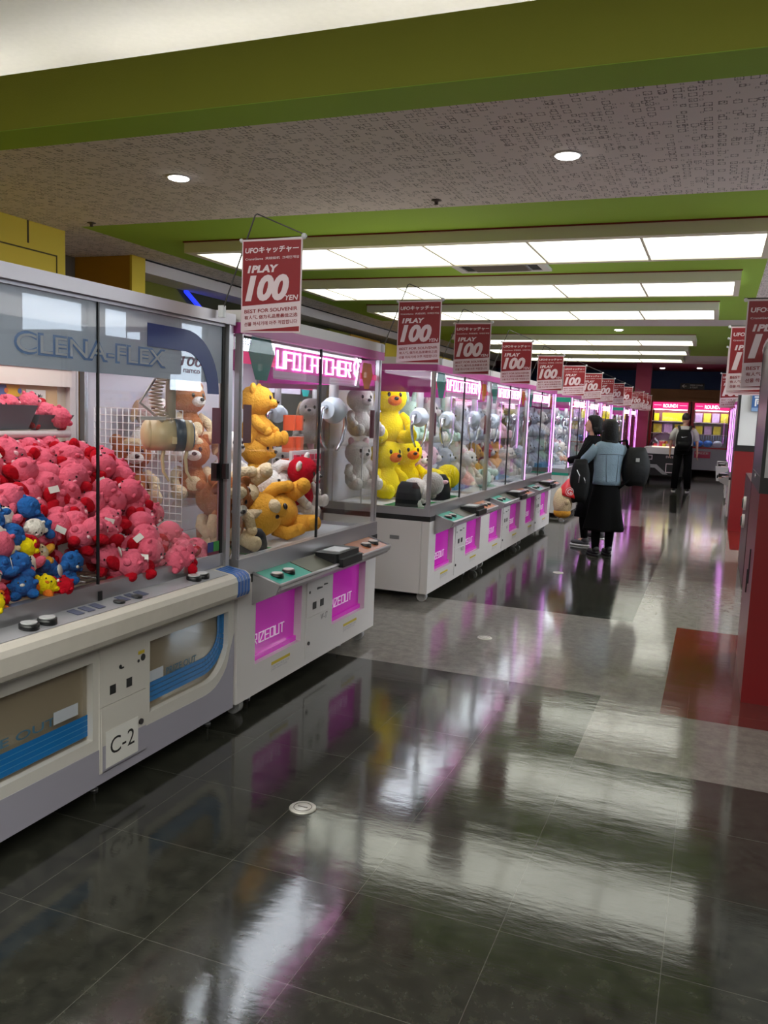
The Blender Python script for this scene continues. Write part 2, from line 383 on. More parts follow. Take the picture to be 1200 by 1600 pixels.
# ------------------------------------------------------------------ ceiling, beams, walls
ZC = 3.1
s = MB(); s.box(XL, XR, 4.37, 6.42, ZC, ZC+.06); struct('ceiling', s, ceil_pat)
s = MB(); s.box(XL, -5.65, 6.42, 24, ZC, ZC+.06); struct('ceiling.001', s, ceil_pat)
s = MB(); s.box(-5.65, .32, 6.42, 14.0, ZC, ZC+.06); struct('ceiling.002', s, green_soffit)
s = MB(); s.box(.32, XR, 6.42, 24, ZC, ZC+.06); struct('ceiling.003', s, ceil_pat)
s = MB(); s.box(-5.65, .32, 14.0, 14.85, ZC, ZC+.06); struct('ceiling.004', s, white_ceil)
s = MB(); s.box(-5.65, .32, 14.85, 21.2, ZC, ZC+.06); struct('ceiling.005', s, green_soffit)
s = MB(); s.box(-5.65, .32, 21.2, 24, ZC, ZC+.06); struct('ceiling.006', s, white_ceil)
s = MB(); s.box(XL, XR, 24, YF, ZC, ZC+.06); struct('ceiling.007', s, magenta_w)
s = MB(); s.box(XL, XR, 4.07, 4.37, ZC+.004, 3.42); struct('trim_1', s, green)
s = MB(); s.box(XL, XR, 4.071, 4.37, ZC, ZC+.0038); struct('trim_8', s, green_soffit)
s = MB(); s.box(XL, XR, 4.37, 4.9, ZC+.06, 3.12+.06); s.box(XL, XR, 4.9, 5.0, ZC+.06, 3.8); struct('trim_2', s, cove_paper)
s = MB(); s.box(XL, XR, YN, 5.0, 3.8, 3.86); struct('ceiling.008', s, cove_paper)
s = MB(); s.box(XL-.1, XL, YN, YF, 0, 3.86); struct('wall_left', s, grey_w)
s = MB(); s.box(XL, XR, YN-.1, YN, 0, 3.86); struct('wall_back', s, grey_w)
s = MB(); s.box(XL, XR, YF, YF+.1, 0, 3.2); struct('wall_front', s, navy_w)
# right wall with dark mullions; daylight windows added unseen for brightness and reflections
s = MB(); s.box(XR, XR+.15, YN, YF, 0, 1.7); s.box(XR, XR+.15, YN, YF, 2.95, 3.86)
wy = [(7.2, 8.5), (8.85, 10.15), (10.5, 11.8), (12.15, 13.3)]
e = [YN] + [v for w in wy for v in w] + [YF]
for k in range(0, len(e), 2): s.box(XR, XR+.15, e[k], e[k+1], 1.7, 2.95)
struct('wall_right', s, grey_w)
for k, (a, b) in enumerate(wy):
    q = MB(); t = .04
    q.box(XR+.03, XR+.09, a, b, 1.7, 1.74); q.box(XR+.03, XR+.09, a, b, 2.91, 2.95); q.box(XR+.03, XR+.09, a, a+t, 1.74, 2.91); q.box(XR+.03, XR+.09, b-t, b, 1.74, 2.91); q.box(XR+.03, XR+.09, a+t, b-t, 2.3, 2.34)
    w = struct('window_%d' % (k+1), q, black_p)
    MB().box(XR+.055, XR+.061, a+t, b-t, 1.74, 2.3).box(XR+.055, XR+.061, a+t, b-t, 2.34, 2.91).build('pane', glass, w)

# cove lamps standing on the ledge behind the green beam
for k, (a, b) in enumerate([(-6.5, -4.4), (-4.2, -2.4), (-2.3, -.4), (-.2, 1.7), (1.9, 4.0)]):
    o = empty('cove_lamp', (0, 0, 0), 'tube lamp hidden in the ceiling cove behind the green beam', 'lamp', 'tube lamps in the ceiling cove')
    MB().box(a, b, 4.58, 4.66, 3.181, 3.215).build('lamp_base', white_p, o)
    MB().tube([(a+.03, 4.62, 3.235), (b-.03, 4.62, 3.235)], .02, 10).build('tube', cove_e, o)

# six rows of ceiling light boxes
rows = [(7.2, .24), (9.54, .046), (11.88, -.165), (16.2, -.55), (18.55, -.74), (20.9, -.92)]
names = ['nearest', 'second nearest', 'third nearest', 'third farthest', 'second farthest', 'farthest']
for (y, xr), nm in zip(rows, names):
    o = empty('ceiling_light', (xr, y, ZC), 'long glowing ceiling light box in a beige frame, the %s of the six' % nm, 'ceiling light', 'ceiling light boxes')
    L = xr+5.0; q = MB(); t = .1; z0 = -.11
    q.box(-L-.05, .06, 0, .1, z0, 0); q.box(-L-.05, .06, 1.07, 1.15, z0, 0); q.box(-L-.05, -L+.03, .1, 1.07, z0, 0); q.box(0, .06, .1, 1.07, z0, 0)
    divs = []; x = -.94
    while x > -L+.12: divs.append(x); x -= .943
    for d in divs: q.box(d-.012, d+.012, .1, 1.07, z0, z0+.03)
    q.build('frame', beige, o)
    ed = [0]+[v for d in divs for v in (d+.012, d-.012)]+[-L+.03]
    for k in range(0, len(ed), 2): MB().box(ed[k+1], ed[k], .1, 1.07, z0+.012, z0+.02).build('diffuser', panel_e, o)
    MB().box(-L-.06, .07, -.012, 0, -.012, 0).build('red_trim', redline, o)
# unseen, brighter light boxes added at the right and behind for fill light
for k, (x, y, L, nm) in enumerate(((4.3, 7.2, 2.8, 'nearest over the right side of the hall'), (4.3, 9.54, 2.8, 'second over the right side of the hall'), (4.3, 11.88, 2.8, 'third over the right side of the hall'))):
    o = empty('ceiling_light', (x, y, ZC), 'unseen ceiling light box added for brightness, '+nm, 'ceiling light', 'ceiling light boxes')
    q = MB(); q.box(-L-.05, .06, 0, .1, -.11, 0); q.box(-L-.05, .06, 1.07, 1.15, -.11, 0); q.box(-L-.05, -L+.03, .1, 1.07, -.11, 0); q.box(0, .06, .1, 1.07, -.11, 0); q.build('frame', beige, o)
    MB().box(-L+.03, 0, .1, 1.07, -.098, -.09).build('diffuser', panel_added, o)
for k, (x, y, L, nm) in enumerate(((3.6, -3.2, 7.5, 'behind the viewer'), (3.6, -.9, 7.5, 'just behind the viewer'), )):
    o = empty('ceiling_light', (x, y, 3.8), 'unseen ceiling light box added for brightness, '+nm, 'ceiling light', 'ceiling light boxes')
    q = MB(); q.box(-L-.05, .06, 0, .1, -.11, 0); q.box(-L-.05, .06, 1.07, 1.15, -.11, 0); q.box(-L-.05, -L+.03, .1, 1.07, -.11, 0); q.box(0, .06, .1, 1.07, -.11, 0); q.build('frame', beige, o)
    MB().box(-L+.03, 0, .1, 1.07, -.098, -.09).build('diffuser', panel_added, o)
# downlights
for x, y, nm in ((-3.70, 5.2, 'above the nearest claw machine, left of two'), (-.98, 5.34, 'over the aisle, right of two on the printed ceiling'), (-1.74, 15.39, 'on the green ceiling between light boxes'), (-1.62, 25.9, 'on the magenta ceiling at the far end, left one'), (-.6, 25.65, 'on the magenta ceiling at the far end, right one')):
    o = empty('downlight', (x, y, ZC), 'round recessed white downlight '+nm, 'downlight')
    MB().lathe((0, 0, 0), [(.088, 0), (.088, -.006), (.07, -.008), (.07, 0)]).build('trim_ring', white_p, o)
    MB().lathe((0, 0, 0), [(.069, -.001), (.069, -.012), (.05, -.018), (.001, -.02)]).build('lens', down_e, o)
for x, y, nm in ((-2.1, 6.2, 'near the green border over the row'), (-5.42, 6.3, 'at the left beside the yellow wall')):
    o = empty('sprinkler', (x, y, ZC), 'small sprinkler head on the printed ceiling '+nm, 'sprinkler')
    MB().lathe((0, 0, 0), [(.04, 0), (.04, -.004), (.016, -.01), (.012, -.03), (.02, -.032), (.001, -.036)], 14).build('head', M('sprinkler_metal', (90, 80, 76), .4, metal=.6), o)
o = empty('air_conditioner', (-2.28, 8.95, ZC), 'white ceiling air conditioner cassette between two light boxes', 'air conditioner')
q = MB(); q.box(-.5, .5, -.27, -.2, -.03, 0); q.box(-.5, .5, .2, .27, -.03, 0); q.box(-.5, -.42, -.2, .2, -.03, 0); q.box(.42, .5, -.2, .2, -.03, 0); q.box(-.3, .3, -.2, .2, -.03, -.01); q.build('panel', white_p, o)
q = MB(); q.box(-.3, .3, -.18, .18, -.034, -.03)
for k in range(11): q.box(-.29, .29, -.17+k*.032, -.16+k*.032, -.04, -.034)
q.build('grille', M('grille_grey', (120, 108, 104), .6), o)
for sx in (-1, 1): MB().box(min(sx*.31, sx*.41), max(sx*.31, sx*.41), -.2, .2, -.02, -.005).build('air_slot', black_m, o)

# left side beyond the row: yellow walls, bulkhead, dark recess with blue neon
s = MB(); s.box(XL, -5.95, 2.0, 6.55, 0, ZC); struct('wall_left.001', s, yellow_w)
s = MB(); s.box(-5.952, -5.946, 6.07, 6.09, 2.9, ZC-.001); s.box(-5.95, -5.944, 5.0, 6.44, 2.84, 2.852); s.box(-5.95, -5.944, 6.43, 6.44, 1.4, 2.84); struct('trim_3', s, M('panel_joint', (80, 66, 20), .7))
s = MB(); s.box(XL, -6.12, 7.75, 7.9, 0, ZC); struct('wall_left.002', s, ochre_w)
s = MB(); s.box(-6.12, -6.09, 7.72, 7.95, 0, ZC); struct('trim_4', s, yellow_w)
s = MB(); s.box(XL, -6.1, 7.95, 24, 2.95, ZC); struct('trim_5', s, white_ceil)
s = MB(); s.box(-6.1, -6.09, 7.95, 24, 3.08, 3.095); struct('trim_6', s, black_m)
s = MB(); s.box(XL, -6.5, 7.95, 15.5, 0, 2.95); struct('wall_left.003', s, dark_olive)
s = MB(); poly(s, basis((-6.5, 8.0, 0), '+x'), [(0, 2.95), (0, 1.8), (2.9, 1.8), (1.1, 2.95)]); struct('wall_left.004', s, olive_w)
o = empty('neon_tube', (-6.46, 9.25, 2.94), 'slanting blue neon tube on the dark wall behind the machines', 'neon light')
MB().tube([(0, 0, 0), (0, .95, -.5)], .03, 8).build('tube', blue_tube, o)
for k, (a, b, m_) in enumerate(((13.0, 13.85, olive_w), (13.9, 15.3, ochre_w), (15.6, 16.6, yellow_w), (18.5, 20, yellow_w))):
    s = MB(); s.box(-6.49, -6.2, a, b, 0, 2.86); struct('wall_left.%03d' % (5+k), s, m_)
s = MB(); s.box(XL, -6.49, 15.5, YF, 0, 2.86); struct('wall_left.009', s, dark_olive)
# far end
s = MB(); s.box(-2.16, -1.76, 23.86, 24.1, 0, ZC); struct('wall_front.001', s, magenta_w)
wood = M('wood_band', (160, 108, 64), .6, var=.25, vscale=3)
s = MB(); s.box(XL, XR, 27.2, 27.3, 2.18, 2.55); s.box(XL, XR, 27.17, 27.2, 2.3, 2.34); struct('trim_7', s, wood)
s = MB(); s.box(XL, XR, 27.22, 27.3, 0, 2.18); struct('wall_front.002', s, M('dark_brown_panelling', (84, 54, 46), .7))
o = empty('direction_sign', (-.8, 27.12, 2.56), 'black hanging sign with a white left arrow and small white words', 'sign')
MB().box(-.34, .34, 0, .05, 0, .17).build('panel', black_p, o)
q = MB(); b_ = basis((0, 0, 0), '-y'); poly(q, b_, [(-.3, .085), (-.23, .14), (-.21, .14), (-.25, .095), (-.16, .095), (-.16, .075), (-.25, .075), (-.21, .03), (-.23, .03)])
write(q, 'DRINK CORNER', b_, -.06, .3, .095, .14, bold=.02); write(q, '& TOILET', b_, -.06, .16, .03, .075, bold=.02)
q.build('lettering', M('sign_lettering', (225, 225, 225), .5), o)

# ------------------------------------------------------------------ claw machine (pink trimmed, two claws)
W = 1.73
def claw_part(root, x, y, ztop, body_m, arm_m, z=1.50):
    q = MB(); q.cyl((x, y, z+.07), .03, ztop-z-.07, seg=14); q.box(x-.09, x+.09, y-.08, y+.08, ztop-.06, ztop); cl = q.build('claw', white_p, root)
    q = MB(); q.ell((x, y, z), (.075, .105, .085)); q.cyl((x, y-.1, z), .055, .2, 'y', 18); q.build('motor_housing', body_m, cl)
    for s_ in (-1, 1):
        q = MB(); pts = [(x, y+s_*.09, z+.02), (x, y+s_*.17, z), (x, y+s_*.19, z-.09), (x, y+s_*.15, z-.19), (x, y+s_*.07, z-.25)]
        q.tube(pts, [.014, .016, .014, .012, .008], 8); q.build('arm', arm_m, cl)
    return cl
def ufo(name, claws, led=False, label=''):
    t = empty(name, (0, 0, 0), label, 'claw machine', 'pink trimmed claw machines with magenta prize doors')
    D = -.93
    q = MB(); q.rbox(D, -.06, 0, W, .08, .66, .02)
    for a in ((0, .17, .08, .66), (.665, 1.065, .08, .66), (1.56, W, .08, .66), (.17, .665, .08, .235), (1.065, 1.56, .08, .235), (.17, .665, .56, .66), (1.065, 1.56, .56, .66)):
        q.box(-.06, 0, a[0], a[1], a[2], a[3])
    q.build('cabinet', white_p, t)
    for a in (.17, 1.065):
        d = MB().box(-.055, -.045, a, a+.495, .235, .56).build('prize_door', magenta_a, t)
        b_ = basis((-.044, a, 0), '+x'); q = MB(); segtext(q, 'PRIZEOUT', b_, -.008, .37, .05, .0042, .315, slope=0); q.build('lettering', M('door_letter_added_glow', (240, 225, 240), .4, emis=(240, 215, 240), es=.06), d)  # white print given a faint added glow against the recess shade
        MB().box(-.045, -.03, a, a+.495, .235, .262).build('door_lip', magenta_a, d)
        q = MB(); b_ = basis((0, a, 0), '+x'); quad(q, b_, .17, .37, .185, .2); st = q.build('warning_sticker', yellow_st, t)
        q = MB(); quad(q, b_, .17, .37, .150, .182); write(q.mat(1), 'CAUTION  PRIZE DOOR', b_, .18, .36, .168, .178, .0025); write(q, 'KEEP HANDS CLEAR', b_, .18, .34, .155, .164, .0025); q.build('notice_sticker', [white_p, lav_p], t)
    c_ = MB(); c_.box(0, .004, .72, 1.01, .115, .345); c_.build('coin_door', white_p, t)
    c_ = MB(); c_.box(0, .006, .72, 1.01, .352, .60); cd_ = c_.build('coin_panel', white_p, t)
    q = MB(); b_ = basis((.006, .72, 0), '+x')
    for k_ in (0, 1): q = MB(); quad(q, b_, .07+.095*k_, .115+.095*k_, .385, .425); q.build('coin_slot', black_p, cd_)
    for pts_ in (ngon(.03, .49, .009, .009, 10), [(.12, .49), (.19, .49), (.19, .497), (.137, .503), (.12, .503)], [(.21, .5), (.26, .5), (.26, .506), (.21, .51)]): q = MB(); poly(q, b_, pts_); q.build('keyhole', black_p, cd_)
    q = MB(); poly(q, basis((.004, .72, 0), '+x'), ngon(.03, .2, .011, .011, 12), .001, .006); q.build('lock', M('dark_lock', (60, 56, 60), .4, metal=.5), t)
    q = MB(); write(q, 'W-17', basis((.004, .72, 0), '+x'), .18, .27, .30, .335); q.build('handwriting', ink, t)
    MB().box(D-.003, .003, -.003, W+.003, .66, .70).build('base_band', black_p, t)
    MB().box(D+.02, -.03, .02, W-.02, .70, .74).build('play_field', field_w, t)
    q = MB(); q.box(-.05, .0, 0, W, .70, .785); q.box(D, -.05, 0, .03, .70, .76); q.box(D, -.05, W-.03, W, .70, .76); q.build('rail', steel, t)
    for y in (0, W-.025):
        q = MB(); q.box(-.04, -.015, y, y+.025, .785, 1.83); q.box(-.0145, -.006, y+.008, y+.017, .785, 1.83); q.build('post', steel, t)
        if led and y > 0: MB().box(-.014, -.004, y+.007, y+.017, .785, 1.83).build('led_strip', led_post, t)
        MB().box(D, D+.03, y, y+.025, .76, 1.83).build('post', steel, t)
    MB().box(-.03, -.018, W/2-.006, W/2+.006, .785, 1.83).build('door_seal', black_p, t)
    for a, b in ((.026, W/2-.007), (W/2+.007, W-.026)): MB().box(-.028, -.024, a, b, .785, 1.83).build('glass_pane', glass, t)
    for y in (.008, W-.012): MB().box(D+.03, -.04, y, y+.004, .76, 1.83).build('glass_pane', glass, t)
    MB().box(D, D+.012, .025, W-.025, .74, 1.83).build('back_panel', cab_back, t)
    q = MB(); q.rbox(D, .0, 0, W, 1.88, 1.935, .02); q.box(D+.02, -.05, .03, W-.03, 1.83, 1.845); q.build('header', white_p, t)
    MB().box(D-.002, .006, -.002, W+.002, 1.83, 1.88).build('header_band', pink_band, t)
    MB().box(-.46, -.12, .08, W-.08, 1.812, 1.829).build('led_panel', cab_e, t)
    # header graphic behind the glass
    b_ = basis((-.036, 0, 0), '+x')
    h = MB(); quad(h, b_, .35, 1.43, 1.645, 1.829, depth=.002); hp = h.build('header_film', mauve_f, t)
    q = MB(); quad(q, b_, .03, .36, 1.70, 1.755, .004); quad(q, b_, 1.43, W-.03, 1.70, 1.735, .004); q.build('header_stripe', pinkband_f, hp)
    q = MB(); poly(q, b_, [(.13, 1.829), (.31, 1.829), (.35, 1.76), (.28, 1.63), (.17, 1.63), (.10, 1.76)], .006); q.build('teal_emblem', teal_f, hp)
    q = MB(); poly(q, b_, [(1.47, 1.8), (1.6, 1.8), (1.63, 1.73), (1.57, 1.64), (1.5, 1.64), (1.45, 1.73)], .006); q.build('orange_emblem', orange_f, hp)
    q = MB(); write(q, 'SEGA', b_, .045, .125, 1.785, 1.815, .009, bold=.03); q.build('maker_lettering', blue_s, hp)
    q = MB(); quad(q, b_, .36, 1.40, 1.685, 1.80, .004, .002); q.build('neon_board', neon_pk, hp)
    q = MB(); segtext(q, 'UFO CATCHER 9', b_, .375, 1.39, .08, .0085, 1.702, lift=.008, depth=.006); q.build('neon_lettering', neon, hp)
    for y in (.014, W-.016):
        q = MB(); q.box(D+.03, -.05, y, y+.002, 1.665, 1.829); q.build('side_header_film', MATS.get('magenta_side_film') or film_mat('magenta_side_film', (205, 70, 165), .8), t)
    for a in (.07, 1.62):
        q = MB(); quad(q, basis((-.033, 0, 0), '+x'), a, a+.075, 1.33, 1.51, 0, .001); q.build('maroon_sticker', maroon_f, t)
    for x, y, z in claws: claw_part(t, x, y, 1.79, chrome if led else M('pearl_plastic', (205, 214, 222), .25), chrome, z)
    # control console
    q = MB(); prof = [(0, .545), (0, .69), (.14, .65), (.155, .655), (.15, .63), (.11, .60)]
    q.prism(prof, .14, W-.14, 'y'); q.prism([(0, .545), (0, .70), (.15, .655), (.13, .61)], .13, .142, 'y'); q.prism([(0, .545), (0, .70), (.15, .655), (.13, .61)], W-.142, W-.13, 'y')
    q.tube([(.0, .136, .70), (.15, .136, .655), (.15, W-.136, .655), (0, W-.136, .70)], .009, 8)
    cs = q.build('console', M('console_silver', (172, 168, 172), .35, metal=.5), t)
    q = MB(); q.prism([(.004, .694), (.142, .652), (.142, .658), (.004, .70)], .16, .5, 'y'); q.build('left_control_plate', teal_p, cs)
    q = MB(); q.prism([(.004, .694), (.142, .652), (.142, .658), (.004, .70)], .51, 1.19, 'y'); q.build('centre_control_plate', M('dark_olive_plate', (82, 80, 66), .3, metal=.3), cs)
    q = MB(); q.prism([(.004, .694), (.142, .652), (.142, .658), (.004, .70)], 1.2, W-.15, 'y'); q.build('right_control_plate', orange_p, cs)
    for y in (.24, .36, 1.37, 1.49):
        q = MB(); q.cyl((.075, y, .668), .034, .022, seg=18); bt = q.build('button', black_p, cs)
        MB().cyl((.075, y, .690), .027, .006, seg=18).build('button_cap', M('button_white', (220, 205, 200), .3), bt)
    q = MB(); q.rbox(.01, .155, .78, 1.09, .65, .715, .02); q.box(.1, .18, .80, 1.07, .64, .685); cr = q.build('card_reader', black_p, cs)
    MB().box(.03, .13, .85, 1.0, .715, .72).build('reader_pad', M('reader_pad', (205, 205, 205), .3), cr)
    for x, y in ((-.07, .10), (-.07, W-.10), (D+.1, .12), (D+.1, W-.12)):
        q = MB(); q.cyl((x, y-.02, .04), .04, .04, 'y', 18); q.box(x-.02, x+.02, y-.026, y-.02, .03, .08); q.box(x-.02, x+.02, y+.02, y+.026, .03, .08); q.build('caster', M('grey_wheel', (160, 158, 160), .5), t)
    for x, y in ((-.12, .30), (-.12, W-.30)):
        q = MB(); q.cyl((x, y, 0), .02, .01, seg=12); q.cyl((x, y, .01), .008, .07, seg=8); q.build('levelling_foot', steel, t)
    return t
XF = -2.035
LT = 'white claw machine with pink header, '
m2 = ufo('claw_machine', [(-.2, 1.42, 1.50)], False, LT+'alone beside the pink plush machine')
m2.location = (XF, 3.36, 0)
m3 = ufo('claw_machine', [(-.34, .62, 1.47), (-.3, 1.3, 1.45)], False, LT+'first of three, yellow chicks inside')
m3.location = (XF, 6.2, 0)
MB().box(-.33, -.25, -.003, -.0005, .50, .53).build('side_grip', M('grip_grey', (120, 118, 122), .5), m3)
m4 = copy_tree(m3); m4.location = (XF, 7.93, 0); m4['label'] = LT+'middle one of the row of three'
mL = ufo('claw_machine', [(-.34, .62, 1.47), (-.3, 1.3, 1.45)], True, LT+'last of three, lilac lit corner post')
mL.location = (XF, 9.66, 0)
# the front post of the last machine of a row shines on both sides
MB().box(-.014, -.004, .006, .02, .785, 1.83).build('led_strip', led_post, mL)
farl = ['with lilac lit posts, just left of the two women', 'with lilac lit posts, second of the row behind the two women', 'with lilac lit posts, third of the row behind the two women', 'with lilac lit posts, last but one before the magenta pillar', 'with lilac lit posts, next to the magenta pillar']
for y, nm in zip((12.75, 14.48, 16.21, 20.3, 22.03), farl):
    o = copy_tree(mL); o.location = (XF, y, 0); o['label'] = 'white claw machine '+nm
    if y in (12.75, 20.3):
        q = MB(); q.box(-.9355, .0035, -.0045, -.0031, .66, .70); q.build('teal_side_band', teal_p, o)
        q = MB(); q.box(-.92, -.03, -.004, -.001, 1.76, 1.829); q.build('teal_side_header', teal_p, o)
for y, nm in ((17.9, 'far right beyond the money changer, its lit post showing'), (14.2, 'on the right hidden behind the money changer')):
    o = copy_tree(mL); o.rotation_euler = (0, 0, PI); o.location = (.235, y+W, 0); o['label'] = 'white claw machine '+nm

o = copy_tree(m4); o.rotation_euler = (0, 0, PI); o.location = (-4.0, 6.3+W, 0); o['label'] = 'white claw machine in the back row, glimpsed through the gap behind the neighbours'
# ------------------------------------------------------------------ big machine with the pink plush
W1 = 1.59
t1 = empty('claw_machine', (XF, 1.74, 0), 'large white claw machine with blue stripes and card C-2, full of pink plush', 'claw machine')
D = -.95
q = MB(); q.box(D, -.07, 0, W1, .08, .70)
wl, wr, z0, z1 = (.05, .628), (.96, 1.54), .262, .556
for a in ((0, .05, .08, .70), (.628, .96, .08, .70), (1.54, W1, .08, .70), (.05, .628, .08, z0), (.96, 1.54, .08, z0), (.05, .628, z1, .70), (.96, 1.54, z1, .70)): q.box(-.07, 0, *a)
body1 = q.build('cabinet', cream_p, t1)
q = MB(); b_ = basis((0, 0, 0), '+x'); poly(q, b_, [(0, .08), (W1, .08), (W1, .44)]+[(1.36+.2*math.cos(a), .40+.2*math.sin(a)*.95) for a in [0-PI/2*k/8 for k in range(1, 9)]]+[(0, .222)], .0005, .002); q.build('skirt', lav_p, t1)
# the curved corner of the right opening and the tinted windows
q = MB(); cpts = [(1.542, z0), (1.542, .46)]+[(1.37+.172*math.cos(a), .434+.172*math.sin(a)) for a in [-PI/2*k/8 for k in range(0, 9)]]
poly(q, b_, cpts, -.03, .031); q.build('corner_fillet', cream_p, t1)
tint = film_mat('smoked_window_film', (120, 112, 104), .72)
pale_txt = M('pale_blue_print', (70, 110, 135), .5)
for (a, b), rt in ((wl, False), (wr, True)):
    MB().box(-.069, -.045, a, b, z0, z1).build('window_lining', M('grey_beige_lining', (205, 196, 184), .5), t1)
    w = MB().box(-.03, -.026, a, b, z0, z1).build('prize_window', glass_mat('smoked_glass', (.86, .84, .80), .8) if 'smoked_glass' not in MATS else MATS['smoked_glass'], t1)
    q = MB(); b2 = basis((-.026, 0, 0), '+x')
    pq = MB()
    if rt:
        pp = [(a, .370)]+[(1.37+(.115+.02)*math.sin(u), .475-.1*math.cos(u)-.012) for u in [PI/2*j/10 for j in range(11)]]+[(1.505, z1)]
        for i in range(len(pp)-1):
            d = Vector((pp[i+1][0]-pp[i][0], pp[i+1][1]-pp[i][1])); 
            if d.length > 1e-6: n_ = Vector((d.y, -d.x)).normalized()*.05; poly(pq, b2, [pp[i], pp[i+1], (pp[i+1][0]+n_.x, max(z0, pp[i+1][1]+n_.y)), (pp[i][0]+n_.x, max(z0, pp[i][1]+n_.y))], .0002, .0004)
    else: quad(pq, b2, a, b, .279, .357, .0002, .0004)
    if not rt: pq.build('pale_stripes', M('window_pale_blue', (96, 150, 190), .4), w)
    for k in range(4):
        o_ = k*.021
        if rt:
            path = [(a, .372-o_)]+[(1.37+(.115+o_*.92)*math.sin(u), .40+.075-(.1+o_)*math.cos(u)-.0) for u in [PI/2*j/10 for j in range(11)]]+[(1.485+o_*.92, z1)]
            path = [(p[0], max(p[1], z0)) for p in path]
            for i in range(len(path)-1):
                p0, p1 = path[i], path[i+1]; d = Vector((p1[0]-p0[0], p1[1]-p0[1])); 
                if d.length < 1e-6: continue
                n_ = Vector((d.y, -d.x)).normalized()*.018
                poly(q, b2, [p0, p1, (p1[0]+n_.x, p1[1]+n_.y), (p0[0]+n_.x, p0[1]+n_.y)], .001)
        else: quad(q, b2, a, b, .358-o_-.018, .358-o_)
    q.build('blue_stripes', M('window_blue', (10, 108, 176), .35), w)
    q = MB(); write(q, 'PRIZE OUT', b2, a+(.14 if rt else .0), a+(.36 if rt else .42), .375, .405, .002, bold=.01); q.build('lettering', pale_txt, w)
    q = MB(); x_ = a+.0 if rt else b-.17; quad(q, b2, x_, x_+.12, .375, .42, .002); qa = q.build('notice', M('notice_paper', (190, 195, 205), .5), w)
q = MB(); q.box(0, .004, .66, .93, .375, .63); cdo = q.build('coin_panel', cream_p, t1)
q = MB(); b3 = basis((.004, .66, 0), '+x'); quad(q, b3, .055, .088, .41, .445); q.build('coin_slot', black_p, cdo); q = MB(); quad(q, b3, .15, .183, .41, .445); q.build('coin_slot', black_p, cdo)
for pts_ in (ngon(.115, .503, .008, .008, 10), [(.118, .493), (.135, .493), (.135, .499), (.118, .5)], ngon(.25, .505, .014, .014, 14), ngon(.222, .497, .007, .007, 8)): q = MB(); poly(q, b3, pts_); q.build('keyhole', black_p, cdo)
q = MB(); quad(q, b3, .22, .258, .522, .535); q.build('yellow_sticker', yellow_st, cdo)
q = MB(); q.box(0, .004, .66, .93, .12, .372); q.box(.004, .006, .67, .93, .12, .123); q.box(.004, .006, .67, .673, .12, .365); cdl = q.build('coin_door', cream_p, t1)
q = MB(); quad(q, b3, .015, .27, .12, .222); q.build('door_skirt', lav_p, cdl)
q = MB(); poly(q, b3, ngon(.237, .247, .012, .012, 14), .001, .006); q.build('lock', M('dark_lock2', (70, 66, 70), .3, metal=.7), cdl)
q = MB(); quad(q, b3, .03, .218, .132, .275, .003); cdn = q.build('number_card', paper, t1)
q = MB(); write(q, 'C-2', b3, .055, .195, .175, .24, .0045, bold=.0); q.build('lettering', ink, cdn)
for y in (.06, .75, W1-.06):
    q = MB(); q.cyl((-.1, y, 0), .016, .008, seg=14); q.cyl((-.1, y, .008), .006, .075, seg=8); q.build('levelling_foot', steel, t1)
for y in (.25, W1-.25):
    q = MB(); q.cyl((-.3, y-.018, .034), .034, .036, 'y', 16); q.box(-.32, -.28, y-.02, y+.02, .05, .08); q.build('caster', M('grey_wheel'), t1)
# console: rounded bumper, sloping top plate
q = MB(); q.prism([(-.02, .625), (.06, .625), (.08, .64), (.088, .66), (.088, .715), (.08, .735), (.06, .748), (-.06, .765), (-.07, .72)], 0, W1-.002, 'y', False)
con = q.build('console', M('console_cream', (200, 193, 184), .4, var=.07, vscale=18), t1)
q = MB()
for k in range(4): q.prism([(.082, .643), (.0895, .66), (.0895, .716), (.081, .737), (.06, .7495), (-.03, .763), (-.03, .76)], W1-.115+k*.027, W1-.115+k*.027+.021, 'y')
q.build('blue_stripes', blue_s, con)
q = MB(); q.prism([(-.065, .7655), (.05, .7505), (.05, .752), (-.065, .767)], .02, W1-.14, 'y'); q.build('top_plate', M('plate_silver', (170, 170, 176), .35, metal=.4), con)
q = MB()
for y, n_ in ((.53, 3), (.78, 3)):
    for j in range(n_): q.prism([(-.03, .7645), (.02, .7575), (.02, .759), (-.03, .766)], y+j*.055, y+j*.055+.035, 'y')
q.build('instruction_print', M('grey_blue_print', (80, 84, 110), .5), con)
for y in (.319, .399, 1.247, 1.307):
    q = MB(); q.cyl((.008, y, .752), .032, .022, seg=22); bt = q.build('button', black_p, con)
    q = MB(); q.cyl((.008, y, .774), .026, .005, seg=22); q.build('button_cap', M('lit_button', (190, 190, 192), .25), bt)
for y in (.758, .86):
    q = MB(); q.cyl((.012, y, .754), .022, .010, seg=16); q.build('coin_lamp', black_p, con)
